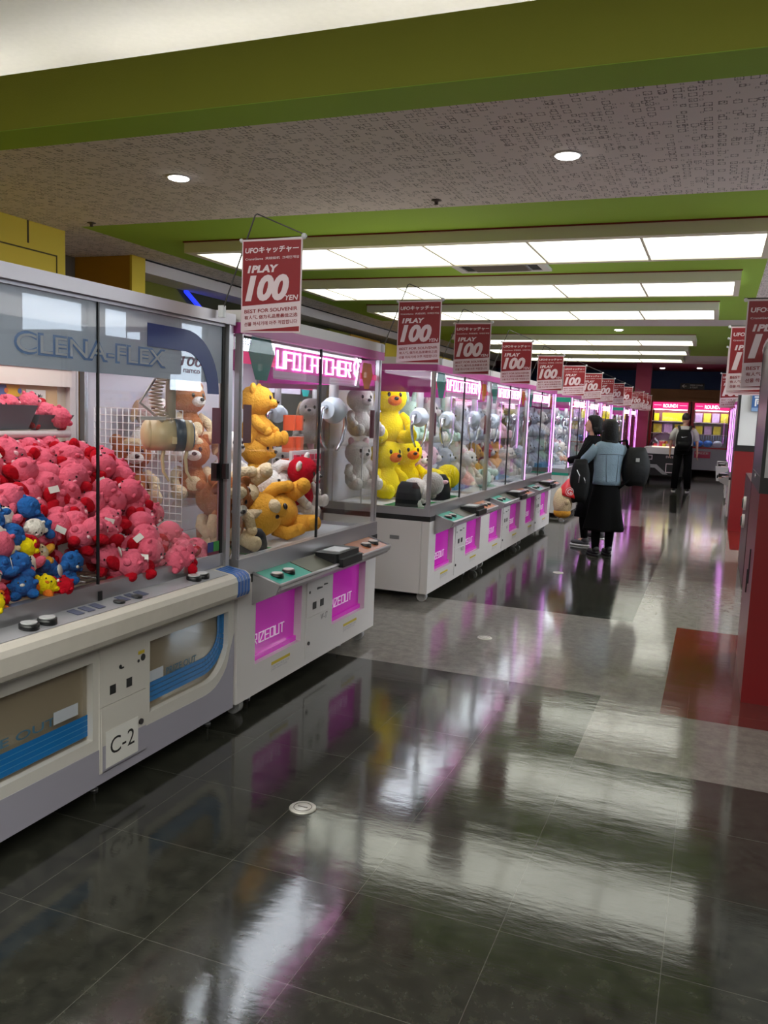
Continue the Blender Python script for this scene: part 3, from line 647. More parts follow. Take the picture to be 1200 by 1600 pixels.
# frame
q = MB(); q.box(-.085, -.045, 0, W1, .765, .825); q.build('rail', steel, t1)
q = MB(); q.box(-.10, -.02, 0, W1, 1.862, 1.91); q.box(D, -.10, 0, W1, 1.875, 1.91); q.box(-.06, -.045, 0, W1, 1.85, 1.862); q.build('header', M('pale_aluminium', (196, 190, 196), .4, metal=.4), t1)
q = MB(); q.box(-.08, -.03, W1-.035, W1-.002, .76, 1.862); q.build('post', steel, t1)
q = MB(); q.box(-.06, -.05, W1-.055, W1-.036, .825, 1.855); q.build('door_seal', black_p, t1)
q = MB(); q.box(-.08, -.03, 0.0, .035, .76, 1.862); q.build('post', steel, t1)
q = MB(); q.box(D, D+.04, W1-.06, W1-.002, .70, 1.875); q.build('post', white_p, t1)
q = MB(); q.box(-.058, -.048, .715, .722, .79, 1.85); q.box(-.05, -.04, .709, .728, .765, .80); q.build('door_seal', black_p, t1)
MB().box(-.058, -.053, .036, .715, .825, 1.85).build('glass_pane', glass, t1)
MB().box(-.058, -.053, .722, W1-.055, .825, 1.85).build('glass_pane', glass, t1)
MB().box(D+.04, -.08, W1-.02, W1-.015, .76, 1.87).build('glass_pane', glass, t1)
MB().box(D, D+.012, 0, W1-.06, .70, 1.875).build('back_panel', M('cream_back', (206, 196, 180), .6), t1)
q = MB(); q.box(D+.012, D+.05, 0.0, W1-.06, 1.56, 1.66); q.box(D+.05, D+.055, 0.3, W1-.06, 1.64, 1.66); q.build('valance', M('valance_white', (226, 220, 214), .5), t1)
for x in (-.62,): MB().box(x-.2, x+.2, .06, W1-.06, 1.85, 1.866).build('led_panel', M('warm_cabin_led', (255, 255, 255), .4, emis=(255, 250, 244), es=CABIN*.5), t1)
q = MB(); q.box(-.09, -.06, W1-.075, W1-.055, 1.16, 1.24); q.box(-.04, -.02, W1-.062, W1-.035, 1.17, 1.24); q.build('door_lock', black_p, t1)
# header decal: pale translucent lettering and the blue curved band
b4 = basis((-.0525, 0, 0), '+x')
q = MB(); R0, R1 = .26, .17; cxx, czz = 1.25, 1.55
q2 = MB(); quad(q2, b4, .0, W1-.055, 1.60, 1.85, -.004, .001); q2.build('header_film', film_mat('pale_blue_reflection_film', (166, 178, 198), .8), t1)  # film added to hide the cabin light, tinted like a milky reflection
q2 = MB(); quad(q2, b4, .0, W1-.055, 1.60, 1.725, -.006, .001); q2.build('header_lower_film', film_mat('grey_header_film', (150, 144, 144), .35), t1)
arc = [(cxx+R0*math.cos(a), czz+R0*math.sin(a)) for a in [PI/2-PI/2*k/12 for k in range(13)]]+[(cxx+R1*math.cos(a), czz+R1*math.sin(a)) for a in [PI/2*k/12 for k in range(13)]]
poly(q, b4, [(1.0, czz+R0)]+arc+[(1.0, czz+R1)], 0, .001); q.build('blue_header_band', film_mat('navy_header_film', (20, 50, 130), .85), t1)
q = MB(); write(q, 'CLENA-FLEX', b4, .33, 1.12, 1.64, 1.715, .0, bold=.045); q.build('header_outline', film_mat('blue_outline_film', (70, 116, 178), .6), t1)
q = MB(); write(q, 'CLENA-FLEX', b4, .34, 1.11, 1.648, 1.707, .0015, bold=.0); q.build('header_lettering', film_mat('pale_lettering_film', (176, 180, 188), .75), t1)
q = MB(); write(q, '100', b4, 1.22, 1.38, 1.66, 1.70, 0, bold=.02, shear=.2); write(q, 'namco', b4, 1.24, 1.36, 1.632, 1.648, 0, bold=.02); q.build('maker_lettering', film_mat('maroon_letter_film', (110, 60, 90), .8), t1)
q = MB(); quad(q, b4, 1.44, 1.53, .84, .885, 0); st = q.build('blue_sticker', M('sticker_blue', (34, 50, 120), .5), t1)
q = MB(); quad(q, b4, 1.485, 1.53, .84, .885, .0015); q.build('green_sticker', M('sticker_green', (40, 130, 50), .5), t1)
q = MB(); quad(q, b4, 1.44, 1.53, .826, .84, 0); q.build('maroon_edge', maroon_f, t1)
q = MB(); quad(q, b4, 1.46, 1.53, 1.33, 1.49, 0); q.build('maroon_sticker', maroon_f, t1)
# shelf inside, wire screen, chute
q = MB(); q.tube([(-.72, .02, 1.345), (-.72, W1-.28, 1.345)], .017, 10); q.tube([(-.93, W1-.29, 1.345), (-.72, W1-.29, 1.345)], .012, 8); q.build('shelf_rod', white_p, t1)
q = MB()
for k in range(16): x = -.78+k*.034; q.tube([(x, W1-.04, .78), (x, W1-.04, 1.47)] if True else [], .0022, 5)
for k in range(21): z = .78+k*.0345; q.tube([(-.78, W1-.04, z), (-.27, W1-.04, z)], .0022, 5)
q.build('wire_screen', M('white_wire', (225, 225, 228), .4), t1)
q = MB(); q.box(D+.02, -.62, .02, W1-.04, .70, .79); q.box(-.62, -.09, .98, W1-.04, .70, .79); q.build('play_field', field_w, t1)
q = MB()
for a in ((-.62, -.60, .02, .98), (-.11, -.09, .02, .98), (-.60, -.11, .96, .98), (-.60, -.11, .50, .52), (-.34, -.32, .02, .96)): q.box(a[0], a[1], a[2], a[3], .705, .80)
q.box(-.6, -.11, .02, .96, .70, .71); q.build('chute', M('chute_cream', (208, 200, 184), .5), t1)
q = MB()
for k in range(9): q.tube([(-.60+k*.056, .3, .83), (-.60+k*.056, .96, .805)], .0025, 5)
for k in range(8): q.tube([(-.60, .3+k*.094, .83-.0035*k), (-.152, .3+k*.094, .83-.0035*k)], .0025, 5)
q.build('chute_wires', steel, t1)
# claw: beige motor with blue cap
cl = empty('claw'); cl.parent = t1
q = MB(); q.cyl((-.165, 1.31, 1.44), .022, .40, seg=14); q.build('pole', M('pole_cream', (196, 186, 170), .4), cl)
CR = Matrix.Translation((-.165, 1.30, 1.366)) @ Matrix.Rotation(-.75, 4, 'Z')
q = MB(); q.X = CR; q.cyl((0, -.085, 0), .068, .105, 'y', 24); q.ell((0, -.085, 0), (.068, .035, .068)); q.box(.055, .075, .0, .02, -.035, -.005); q.build('motor_housing', M('beige_housing', (214, 192, 150), .35), cl)
q = MB(); q.X = CR; q.cyl((0, .02, 0), .0705, .042, 'y', 24); q.build('blue_ring', M('dark_blue_ring', (40, 62, 84), .35), cl)
q = MB(); q.X = CR; q.cyl((0, .062, 0), .067, .032, 'y', 24); q.build('end_ring', M('beige_housing'), cl)
q = MB(); q.X = CR; q.cyl((0, .094, 0), .056, .008, 'y', 24); q.build('end_cap', M('slate_blue_cap', (96, 122, 160), .3), cl)
for a_ in (-.02, .08):
    q = MB(); q.X = CR; q.tube([(.0, a_, -.06), (.01, a_-.01, -.10), (-.01, a_, -.16), (.01, a_+.02, -.20)], [.008, .008, .007, .005], 6); q.build('arm', M('beige_housing'), cl)
q = MB(); q.tube([(-.165+.03*math.cos(k*.9)-.05*math.sin(k*PI/90), 1.27+.016*math.sin(k*.9), 1.43+k*.0022) for k in range(90)], .004, 5); q.build('coiled_cable', M('beige_cable', (190, 176, 160), .5), cl)
q = MB(); q.box(-.15, -.145, 1.08, 1.25, 1.43, 1.445); q.tube([(-.165, 1.26, 1.42), (-.165, 1.10, 1.50), (-.165, 1.20, 1.60)], .006, 6); q.build('bracket', white_p, cl)

# things on the shelf of the big machine
card = tag(MB().box(XF-.93, XF-.925, 2.5, 3.2, 1.40, 1.56).build('poster', M('tan_card', (206, 172, 128), .6)), 'tan patterned card on the back wall above the grey bins', 'poster')
pz = [M('pz%d' % i, c, .6) for i, c in enumerate(((226, 120, 60), (150, 90, 160), (90, 110, 170), (206, 90, 140), (228, 180, 50), (70, 130, 170)))]
q = MB(); b5 = basis((XF-.925, 2.5, 1.40), '+x')
k = 0
for i in range(9):
    for j in range(3):
        if i*.08 > .62 or j*.055 > .16-max(0, i-4)*.035: continue
        q.mat((i*2+j*3) % 6); quad(q, b5, i*.078, i*.078+.074, j*.053, j*.053+.05, .001)
        q.mat((i*2+j*3+4) % 6); poly(q, b5, ngon(i*.078+.074, j*.053+.025, .012, .012, 12), .0022)
o = q.build('puzzle_print', pz, card)
tag_ = MB(); quad(tag_, b5, .50, .62, .05, .14, .004); nt_ = tag_.build('name_card', paper); tag(nt_, 'small white card reading I LOVE MY HAWAII on the puzzle poster', 'card')
q = MB(); write(q, 'I ♥ My', b5, .52, .60, .10, .125, .0055, bold=.01); write(q, 'Hawaii', b5, .52, .60, .065, .092, .0055, bold=.01); q.build('lettering', ink, nt_)
def bin_(y0, y1, z0, z1, label):
    q = MB(); x0, x1 = XF-.90, XF-.715
    q.loft([[(x0, y0, z0), (x1-.03, y0, z0), (x1-.03, y1-.03, z0), (x0, y1-.03, z0)], [(x0, y0, z1), (x1, y0, z1), (x1, y1, z1), (x0, y1, z1)]], False, False)
    q.loft([[(x0+.005, y0+.005, z1), (x1-.006, y0+.005, z1), (x1-.006, y1-.006, z1), (x0+.005, y1-.006, z1)], [(x0+.005, y0+.005, z0+.01), (x1-.035, y0+.005, z0+.01), (x1-.035, y1-.035, z0+.01), (x0+.005, y1-.035, z0+.01)]], False, False)
    q.add([(x0, y0, z0+.005), (x1-.03, y0, z0+.005), (x1-.03, y1-.03, z0+.005), (x0, y1-.03, z0+.005)], [(0, 1, 2, 3)])
    return tag(q.build('storage_bin', M('slate_plastic', (84, 90, 102), .5)), label, 'storage bin', 'grey bins on the shelf')
bin_(2.0, 2.86, 1.365, 1.47, 'long slate grey storage bin on the shelf at the left edge')
bin_(2.87, 3.08, 1.365, 1.43, 'small slate grey bin beside the white post, plush piled in it')

# ------------------------------------------------------------------ generic plush toys
def fur(name, rgb, var=.12): return M('fur_'+name, rgb, 1.0, bump=.9, bscale=90, var=var, vscale=30, spec=.15)
PINK = fur('pink', (218, 98, 122)); RED = fur('red', (176, 12, 32)); GOLD = fur('gold', (226, 162, 58)); WHITE = fur('white', (226, 218, 210)); CREAM = fur('cream', (220, 196, 158))
BROWN = fur('brown', (170, 104, 58)); YEL = fur('yellow', (240, 214, 20)); BLUE = fur('blue', (28, 92, 160)); GREY = fur('grey', (186, 190, 202)); BLK = fur('black', (34, 34, 40)); ORG = fur('orange', (232, 120, 40)); PALEP = fur('pale_pink', (236, 190, 200)); MINT = fur('mint', (190, 216, 200)); LILAC = fur('lilac', (190, 170, 200))
bead = M('black_bead', (16, 12, 14), .15)
def ball_plush(name, main, feet, belly=None, ears='round'):
    """small round plush, about 0.1 m, sitting on z = 0 and facing +x"""
    t = empty(name); r = .046
    MB().ell((0, 0, r), (r, r*1.04, r*.98), seg=16, rings=10, deform=lambda d: (d[0], d[1], d[2]*(1.05 if d[2] > 0 else .92))).build('body', main, t)
    for s_ in (-1, 1):
        MB().ell((.022, s_*.03, .012), (.034, .021, .020), (0, .2, s_*.5), 12, 8).build('foot', feet, t)
        MB().ell((.014, s_*.044, .052), (.013, .016, .012), (s_*.5, 0, 0), 10, 6).build('arm', main, t)
        MB().ell((-.004, s_*.028, .084), (.007, .010, .010), None, 10, 6).build('ear', main, t)
        MB().ell((.044, s_*.013, .06), (.003, .0035, .0045), None, 8, 6).build('eye', bead, t)
    MB().ell((.042, 0, .048), (.008, .010, .007), None, 10, 6).build('muzzle', belly or main, t)
    return t
pk = ball_plush('pink_plush', PINK, RED, PALEP)
bl = ball_plush('blue_plush', BLUE, BLUE, WHITE); yl = ball_plush('yellow_plush', YEL, ORG, ORG); rd = ball_plush('red_plush', RED, RED, WHITE); tn = ball_plush('tan_plush', CREAM, GOLD, WHITE)
wt = ball_plush('white_plush', WHITE, PINK, PALEP)
def surf(x, y):
    """height of the pile, x is world X, y world Y"""
    d = -2.14-x
    z = .83+min(.44, d*.95)
    z -= max(0, (y-3.02))*.55 + max(0, y-3.16)*1.2
    if x > -2.42 and y < 2.42: z -= .0
    return z
rng = random.Random(11)
plush_sites = []
rowi = 0; d = 0.0
while d < .72:
    x = -2.165-d*.98
    y = max(1.9, .93*(-x)-.18)+(rowi % 2)*.04
    while y < 3.26:
        small = (x > -2.30 and y < 2.42)
        open_ = (x > -2.26 and 2.40 < y < 2.60)
        if not small and not open_: plush_sites.append((x+rng.uniform(-.015, .015), y+rng.uniform(-.015, .015)))
        y += .093
    d += .07 if d < .5 else .078; rowi += 1
G1 = 'pink plush toys heaped in the large claw machine'
for x, y in plush_sites:
    for lay in (0, 1):
        z = surf(x, y)+(-.075 if lay == 0 else -.01)+rng.uniform(-.012, .02)
        if lay == 0 and rng.random() < .35: continue
        if lay == 1 and z < .80: z = .80
        put(pk, USED, (x+(lay == 0)*.03, y+(lay == 0)*.03, max(z-.02, .795)), (rng.uniform(-1.3, 1.3), rng.uniform(-1.4, 1.4), rng.uniform(-2.6, 1.6)), rng.uniform(1.12, 1.28), 'round pink plush toy with red feet in the heap behind the glass', 'plush toy', G1)
for x, y in [(-2.235, 2.50), (-2.2, 2.56), (-2.18, 2.64), (-2.17, 2.72), (-2.24, 2.58), (-2.2, 2.66), (-2.16, 3.12), (-2.2, 3.17), (-2.14, 3.05)]:
    put(pk, USED, (x, y, .80+rng.uniform(0, .06)+(.1 if y < 2.7 and x < -2.19 else 0)), (rng.uniform(-1, 1), rng.uniform(-1, 1), rng.uniform(-2, 1)), 1.08, 'round pink plush toy with red feet in the heap behind the glass', 'plush toy', G1)
for x, y, z, r in [(-2.83, 2.72, 1.40, 0), (-2.84, 2.8, 1.42, 1), (-2.80, 2.55, 1.41, 2)]:
    put(pk, USED, (x, y, z-.005), (0, -.3, r), 1.1, 'round pink plush toy in the long grey bin on the shelf', 'plush toy', 'pink plush in the long bin')
for x, y, z, r in [(-2.83, 2.92, 1.39, 0), (-2.84, 2.99, 1.40, 1), (-2.81, 3.0, 1.385, 2), (-2.86, 2.95, 1.44, .5)]:
    put(pk, USED, (x, y, z), (.8, -.3, r), 1.1, 'round pink plush toy in the small grey bin on the shelf', 'plush toy', 'pink plush in the small bin')
sm = [(bl, 'blue'), (yl, 'yellow'), (bl, 'blue'), (rd, 'red'), (tn, 'tan'), (bl, 'blue'), (yl, 'yellow'), (rd, 'red'), (wt, 'white')]
n_ = 0
for i in range(5):
    for j in range(7):
        x = -2.14-i*.045; y = 1.96+j*.066+(i % 2)*.03
        if y < .93*(-x)-.12 or y > 2.44: continue
        z = .82+i*.062-max(0, y-2.3)*.2+rng.uniform(-.01, .02)
        p_, c_ = sm[(i*4+j*5+n_) % 9]; n_ += 1
        put(p_, USED, (x, y, z), (rng.uniform(-1.2, 1.2), rng.uniform(-1, 1), rng.uniform(-2, 2)), rng.uniform(.78, .92), 'small %s plush toy in the mixed heap at the left of the window' % c_, 'plush toy', 'small %s plush in the mixed heap' % c_)
# paper swing tags
tg = MB().lathe((0, 0, 0), [(.022, 0), (.022, .001), (.001, .001)], 16).build('swing_tag', paper)
for k, (x, y, z) in enumerate([(-2.115, 2.13, .80), (-2.115, 1.99, .80), (-2.12, 2.3, .90), (-2.135, 2.28, .86), (-2.12, 2.08, .96), (-2.12, 2.62, .92)]):
    put(tg, USED, (x, y, z), (0, PI/2-.2, .2*k), 1, 'round white paper tag hanging from a small plush toy', 'tag', 'round paper tags on the plush')
t2_ = MB().box(0, .001, -.02, .02, -.013, .013).build('folded_tag', paper)
for k in range(16):
    a = rng.choice(plush_sites); 
    if a[1] > 3.1: continue
    put(t2_, USED, (a[0]+.055, a[1], surf(*a)+.045), (rng.uniform(-.8, .8), rng.uniform(-.9, .3), rng.uniform(-.8, .3)), 1, 'small white folded paper tag among the pink plush toys', 'tag', 'folded paper tags on the pink plush')

def big_plush(name, main, muzzle=None, limbs=None, ear='round', earc=None, scale_=1, noz=bead, tummy=None, patch=None):
    """seated plush about 0.36 m tall, faces +x"""
    t = empty(name); limbs = limbs or main; earc = earc or main; muzzle = muzzle or main
    q = MB(); q.lathe((0, 0, 0), [(.001, .0), (.06, .004), (.088, .04), (.092, .085), (.078, .13), (.055, .165), (.05, .18), (.07, .195), (.092, .225), (.098, .26), (.09, .30), (.065, .33), (.03, .343), (.001, .345)], 24); q.build('body', main, t)
    if tummy: MB().ell((.035, 0, .08), (.062, .062, .07), None, 16, 10).build('tummy', tummy, t)
    for s_ in (-1, 1):
        MB().tube([(.03, s_*.055, .035), (.09, s_*.075, .035), (.14, s_*.085, .038)], [.04, .04, .036], 14).ell((.148, s_*.087, .045), (.03, .036, .044), None, 14, 9).build('leg', limbs, t)
        MB().tube([(.0, s_*.07, .155), (.04, s_*.105, .12), (.085, s_*.10, .085)], [.03, .03, .026], 12).ell((.09, s_*.099, .083), (.028, .028, .028), None, 12, 8).build('arm', limbs, t)
        q = MB()
        if ear == 'round': q.ell((-.005, s_*.075, .325), (.018, .034, .034), None, 14, 8)
        elif ear == 'floppy': q.ell((.0, s_*.098, .26), (.03, .016, .062), (s_*.25, 0, 0), 14, 8)
        elif ear == 'long': q.ell((-.01, s_*.05, .39), (.02, .026, .075), (s_*-.25, 0, 0), 14, 8)
        elif ear == 'point': q.ell((0, s_*.06, .335), (.018, .026, .036), (s_*-.4, 0, 0), 12, 8)
        else: q.ell((0, s_*.02, .35), (.01, .01, .025), None, 8, 6)
        q.build('ear', earc, t)
        MB().ell((.086, s_*.034, .278), (.008, .010, .014), (0, -.2, s_*.3), 10, 8).build('eye', noz if noz else bead, t)
    MB().ell((.092, 0, .243), (.034, .042, .030), None, 14, 9).build('muzzle', muzzle, t)
    MB().ell((.125, 0, .255), (.010, .015, .011), None, 10, 6).build('nose', noz, t)
    if patch: MB().ell((.048, .0, .315), (.042, .055, .03), None, 14, 8).build('forehead_patch', patch, t)
    return t
teddy = big_plush('teddy_bear', GOLD, GOLD, None, 'round')
chip = big_plush('plush_puppy', BROWN, WHITE, CREAM, 'round', BROWN, tummy=CREAM, patch=CREAM)
dog = big_plush('plush_dog', WHITE, WHITE, None, 'floppy', CREAM)
rab = big_plush('plush_cat', WHITE, WHITE, None, 'point', PALEP)
chick = big_plush('plush_chick', YEL, ORG, YEL, 'tuft', YEL, noz=bead)
greyp = big_plush('plush_elephant', GREY, GREY, None, 'round')
mintp = big_plush('plush_bunny', MINT, WHITE, None, 'long'); redp = big_plush('red_teddy_bear', RED, WHITE, WHITE, 'round', WHITE); palep = big_plush('pale_bunny', PALEP, WHITE, None, 'long')
PT = 'plush toy'
# contents of the machine beside the big one
for p_, x, y, z, rot, s_, lb in [
    (teddy, -2.62, 4.50, 1.27, (0, 0, .3), 1.05, 'golden teddy bear on the upper shelf, topmost of two at the left of the glass'),
    (teddy, -2.60, 4.48, .98, (0, 0, .1), 1.0, 'golden teddy bear sitting below another in the stack of two'),
    (dog, -2.62, 4.18, 1.03, (0, 0, -.2), .95, 'white plush dog with a brown nose left of the golden bears'),
    (dog, -2.5, 4.62, 1.04, (PI/2, 0, .15), 1.15, 'white plush dog lying on its side behind the big golden bear'),
    (teddy, -2.37, 4.42, .88, (PI/2*.95, -.35, .1), 1.3, 'big golden teddy bear lying on its side at the front of the glass'),
    (redp, -2.38, 4.62, .90, (.35, .2, .2), .95, 'red and white plush bear leaning behind the lying golden bear'),
    (chip, -2.27, 3.60, .84, (.2, .5, -.4), 1.0, 'brown and cream plush at the left front corner of the neighbour machine'),
    (chip, -2.78, 4.02, 1.28, (0, 0, -.3), .98, 'white faced brown plush, highest one seen through the side glass'),
    (dog, -2.80, 3.72, 1.20, (0, 0, -.5), .98, 'white plush dog beside the highest brown plush behind the claw'),
    (chip, -2.76, 3.50, .98, (0, 0, -.7), 1.0, 'brown plush with white face behind the white wire screen'),
    (chip, -2.5, 3.86, .745, (0, 0, -.4), 1.0, 'brown plush with cream belly sitting under the one lying on its side'),
    (chip, -2.72, 3.98, .98, (0, 0, -.9), 1.0, 'brown plush sitting upright behind the one lying on its side'),
    (chip, -2.44, 4.10, 1.0, (PI/2*.95, -.3, .15), 1.15, 'brown and cream plush lying on its side under the beige claw')]:
    put(p_, USED, (x, y, z), rot, s_, lb, PT)
def stand(loc, s_, lb, tall=.12):
    q = MB(); q.loft([[(.09*math.cos(a)*w, .06*math.sin(a)*w, h) for a in [2*PI*i/16 for i in range(16)]] for w, h in ((1, 0), (.98, tall*.4), (.85, tall*.8), (.6, tall))])
    o = q.build('display_stand', M('black_felt', (26, 26, 30), .9)); o.location = loc; o.scale = (s_,)*3; return tag(o, lb, 'display stand')
stand((-2.18, 3.72, .762), 1, 'black felt hump under the brown plush at the left front')
def mat_(x0, x1, y0, y1, z, lb): return tag(MB().box(x0, x1, y0, y1, z, z+.004).build('play_mat', green_f), lb, 'mat')
mat_(-2.42, -2.11, 3.72, 3.98, .741, 'green felt mat under the black hump')
def frame_(x0, x1, y0, y1, z, lb):
    q = MB()
    q.tube([(x0, y0, z), (x1, y0, z), (x1, y1, z), (x0, y1, z)], .006, 6, True)
    for x, y in ((x0, y0), (x1, y0), (x1, y1), (x0, y1)): q.tube([(x, y, .741), (x, y, z)], .005, 6)
    return tag(q.build('chute_frame', acryl), lb, 'frame')
# shelves that carry the upper prizes
def prize_shelf(y0, y1, z, lb, depth=.3):
    q = MB(); x0 = XF-.915
    q.box(x0, x0+depth, y0, y1, z-.008, z)
    t = empty('prize_shelf', (0, 0, 0), lb, 'shelf'); q.build('board', acryl, t)
    q = MB()
    for y in (y0+.02, y1-.02): q.tube([(x0+.02, y, .741), (x0+.02, y, z-.008)], .006, 6); q.tube([(x0+depth-.02, y, .741), (x0+depth-.02, y, z-.008)], .006, 6)
    q.build('leg', white_p, t); return t
prize_shelf(3.42, 4.75, .98, 'clear shelf carrying the plush row in the machine beside the big one', .42)
prize_shelf(3.62, 4.75, 1.27, 'upper clear shelf in the machine beside the big one', .34)
# column of red and orange snack bags, and tray with red checks
snack = MB(); snack.rbox(-.03, .03, -.05, .05, 0, .075, .012)
sn = snack.build('snack_bag', [M('snack_orange', (232, 88, 48), .4, var=.4, vscale=14)])
for k in range(5):
    for j in range(2):
        put(sn, USED, (-2.58, 4.86+j*.10, .80+k*.14), (0, 0, .1*k), 1.3, 'orange and red snack bag in the tall stack by the right glass', 'snack bag', 'snack bags in the tall stack')
prot = tag(MB().box(-2.64, -2.50, 4.79, 5.02, .742, .80).build('stack_base', white_p), 'white block under the tall stack of snack bags', 'stand')
ck = M('red_check', (190, 40, 70), .5)
cb = MB()
for k in range(7):
    for j in range(5):
        if (k+j) % 2 == 0: cb.box(-2.42, -2.40, 4.62+k*.05, 4.665+k*.05, 1.02+j*.04, 1.055+j*.04)
tray = MB().box(-2.44, -2.421, 4.6, 5.0, .742, 1.24).build('sign_board', white_p); tag(tray, 'white upright board with red checks inside the right half', 'board'); cb.build('check_print', ck, tray)

# ---- contents of the other machines
def contents(y0, which, tagtxt):
    """three plush on a back shelf, a few on the field"""
    prize_shelf(y0+.08, y0+W-.08, 1.22, 'clear prize shelf '+tagtxt)
    for k, (p_, nm) in enumerate(which):
        up = k < 3
        if up: loc = (-2.78, y0+.28+k*.56, 1.22); rot = (0, 0, rng.uniform(-.4, .3)); s_ = rng.uniform(1.05, 1.25)
        elif k < 6: loc = (-2.76, y0+.28+(k-3)*.56, .745); rot = (0, 0, rng.uniform(-.5, .3)); s_ = rng.uniform(1.15, 1.3)
        else: loc = (-2.36, y0+.4+(k-6)*.62, .80); rot = (rng.choice((0, 1.4)), 0, rng.uniform(-.6, .4)); s_ = 1.0
        put(p_, USED, loc, rot, s_, '%s %s %s' % (nm, ('at the upper %s' % ('left', 'middle', 'right')[k]) if up else ('at the lower %s' % ('left', 'middle', 'right')[k-3]) if k < 6 else ('at the front %s' % ('left', 'right')[k-6]), ''+tagtxt), PT)
W_, CK, GP, MP, PP, TB = (rab, 'white plush cat'), (chick, 'yellow plush chick'), (greyp, 'grey plush elephant'), (mintp, 'mint plush rabbit'), (palep, 'pale pink plush rabbit'), (teddy, 'golden teddy bear')
# first of the three: white plush left, big yellow chicks, lying ones at the front
A3 = 'in the chick machine'
for p_, x, y, z, rot, s_, lb in [
    (rab, -2.76, 6.42, 1.30, (0, 0, -.6), 1.15, 'white plush cat with pink ears, upper one '+A3), (rab, -2.76, 6.42, .86, (0, 0, -.6), 1.15, 'white plush cat with pink ears, lower one '+A3),
    (chick, -2.70, 6.95, 1.24, (0, 0, -.9), 1.5, 'big yellow plush chick, highest one '+A3), (chick, -2.70, 6.9, .76, (0, 0, -.5), 1.45, 'big yellow plush chick, lower left one '+A3),
    (chick, -2.66, 7.35, .78, (0, 0, -.8), 1.4, 'big yellow plush chick standing right of the lower left one '+A3), (chick, -2.38, 7.12, .90, (0, 1.45, 1.2), 1.15, 'yellow plush chick lying on a black hump '+A3),
    (rab, -2.32, 6.42, .87, (0, 1.35, .9), 1.0, 'white plush cat draped over a black hump at the front glass '+A3),
    (mintp, -2.78, 7.72, 1.24, (0, 0, -.4), 1.1, 'mint plush rabbit at the right end '+A3), (palep, -2.7, 7.74, .78, (0, 0, -.4), 1.1, 'pale pink plush rabbit at the lower right '+A3)]:
    put(p_, USED, (x, y, z), rot, s_, lb, PT)
prize_shelf(6.28, 7.85, 1.22, 'clear shelf behind the yellow chicks', .3)
stand((-2.30, 6.42, .745), 1.25, 'black felt hump under the draped white cat plush', .16); stand((-2.30, 6.62, .745), 1.1, 'black felt hump right of the draped white cat plush', .14); stand((-2.3, 7.15, .745), 1.5, 'large black felt hump under the lying yellow chick', .15)
mat_(-2.5, -2.12, 6.3, 6.9, .741, 'green felt mat under the draped white cat plush'); mat_(-2.45, -2.1, 7.1, 7.6, .741, 'green felt mat under the lying yellow chick')
for k, (x, z, p_, nm) in enumerate(((-3.25, .76, palep, 'pale pink plush rabbit'), (-3.6, .76, rab, 'white plush cat'), (-3.3, 1.2, dog, 'white plush dog'))):
    put(p_, USED, (x, 6.62, z), (0, 0, -PI/2+.3), 1.15, nm+' in the back row machine, seen through the gap', PT)
contents(7.93, [W_, MP, GP, PP, GP, W_, W_, MP], 'in the middle machine of three')
contents(9.66, [GP, W_, PP, TB, (redp, 'red plush bear'), TB, W_, GP], 'in the last machine of three')
contents(12.75, [GP, GP, W_, GP, GP, MP, GP, W_], 'in the machine left of the women')
contents(14.48, [GP, W_, MP, GP, PP, GP], 'in the second machine behind the women')
contents(16.21, [GP, PP, W_, GP, MP, W_], 'in the third machine behind the women')
contents(20.3, [GP, GP, CK, GP, W_, CK], 'in the machine before the last one')
contents(22.03, [CK, CK, CK, W_, CK, GP], 'in the machine beside the pillar')
bx = MB().box(-.09, .09, -.14, .14, 0, .07).build('prize_box', [M('prize_box_blue', (90, 160, 210), .4, var=.5, vscale=9)])
for y, n_, nm in ((13.1, 3, 'in the lit machine just left of the women'), (14.9, 2, 'in the second machine behind the women'), (8.3, 2, 'in the middle machine of three'), (10.0, 2, 'in the last machine of three')):
    for k in range(n_): put(bx, USED, (-2.55 if y > 12 else -2.5, y+k*.36, .742), (0, 0, .12*k-.1), 1, 'pale blue prize box lying '+nm, 'prize box', 'prize boxes lying '+nm)

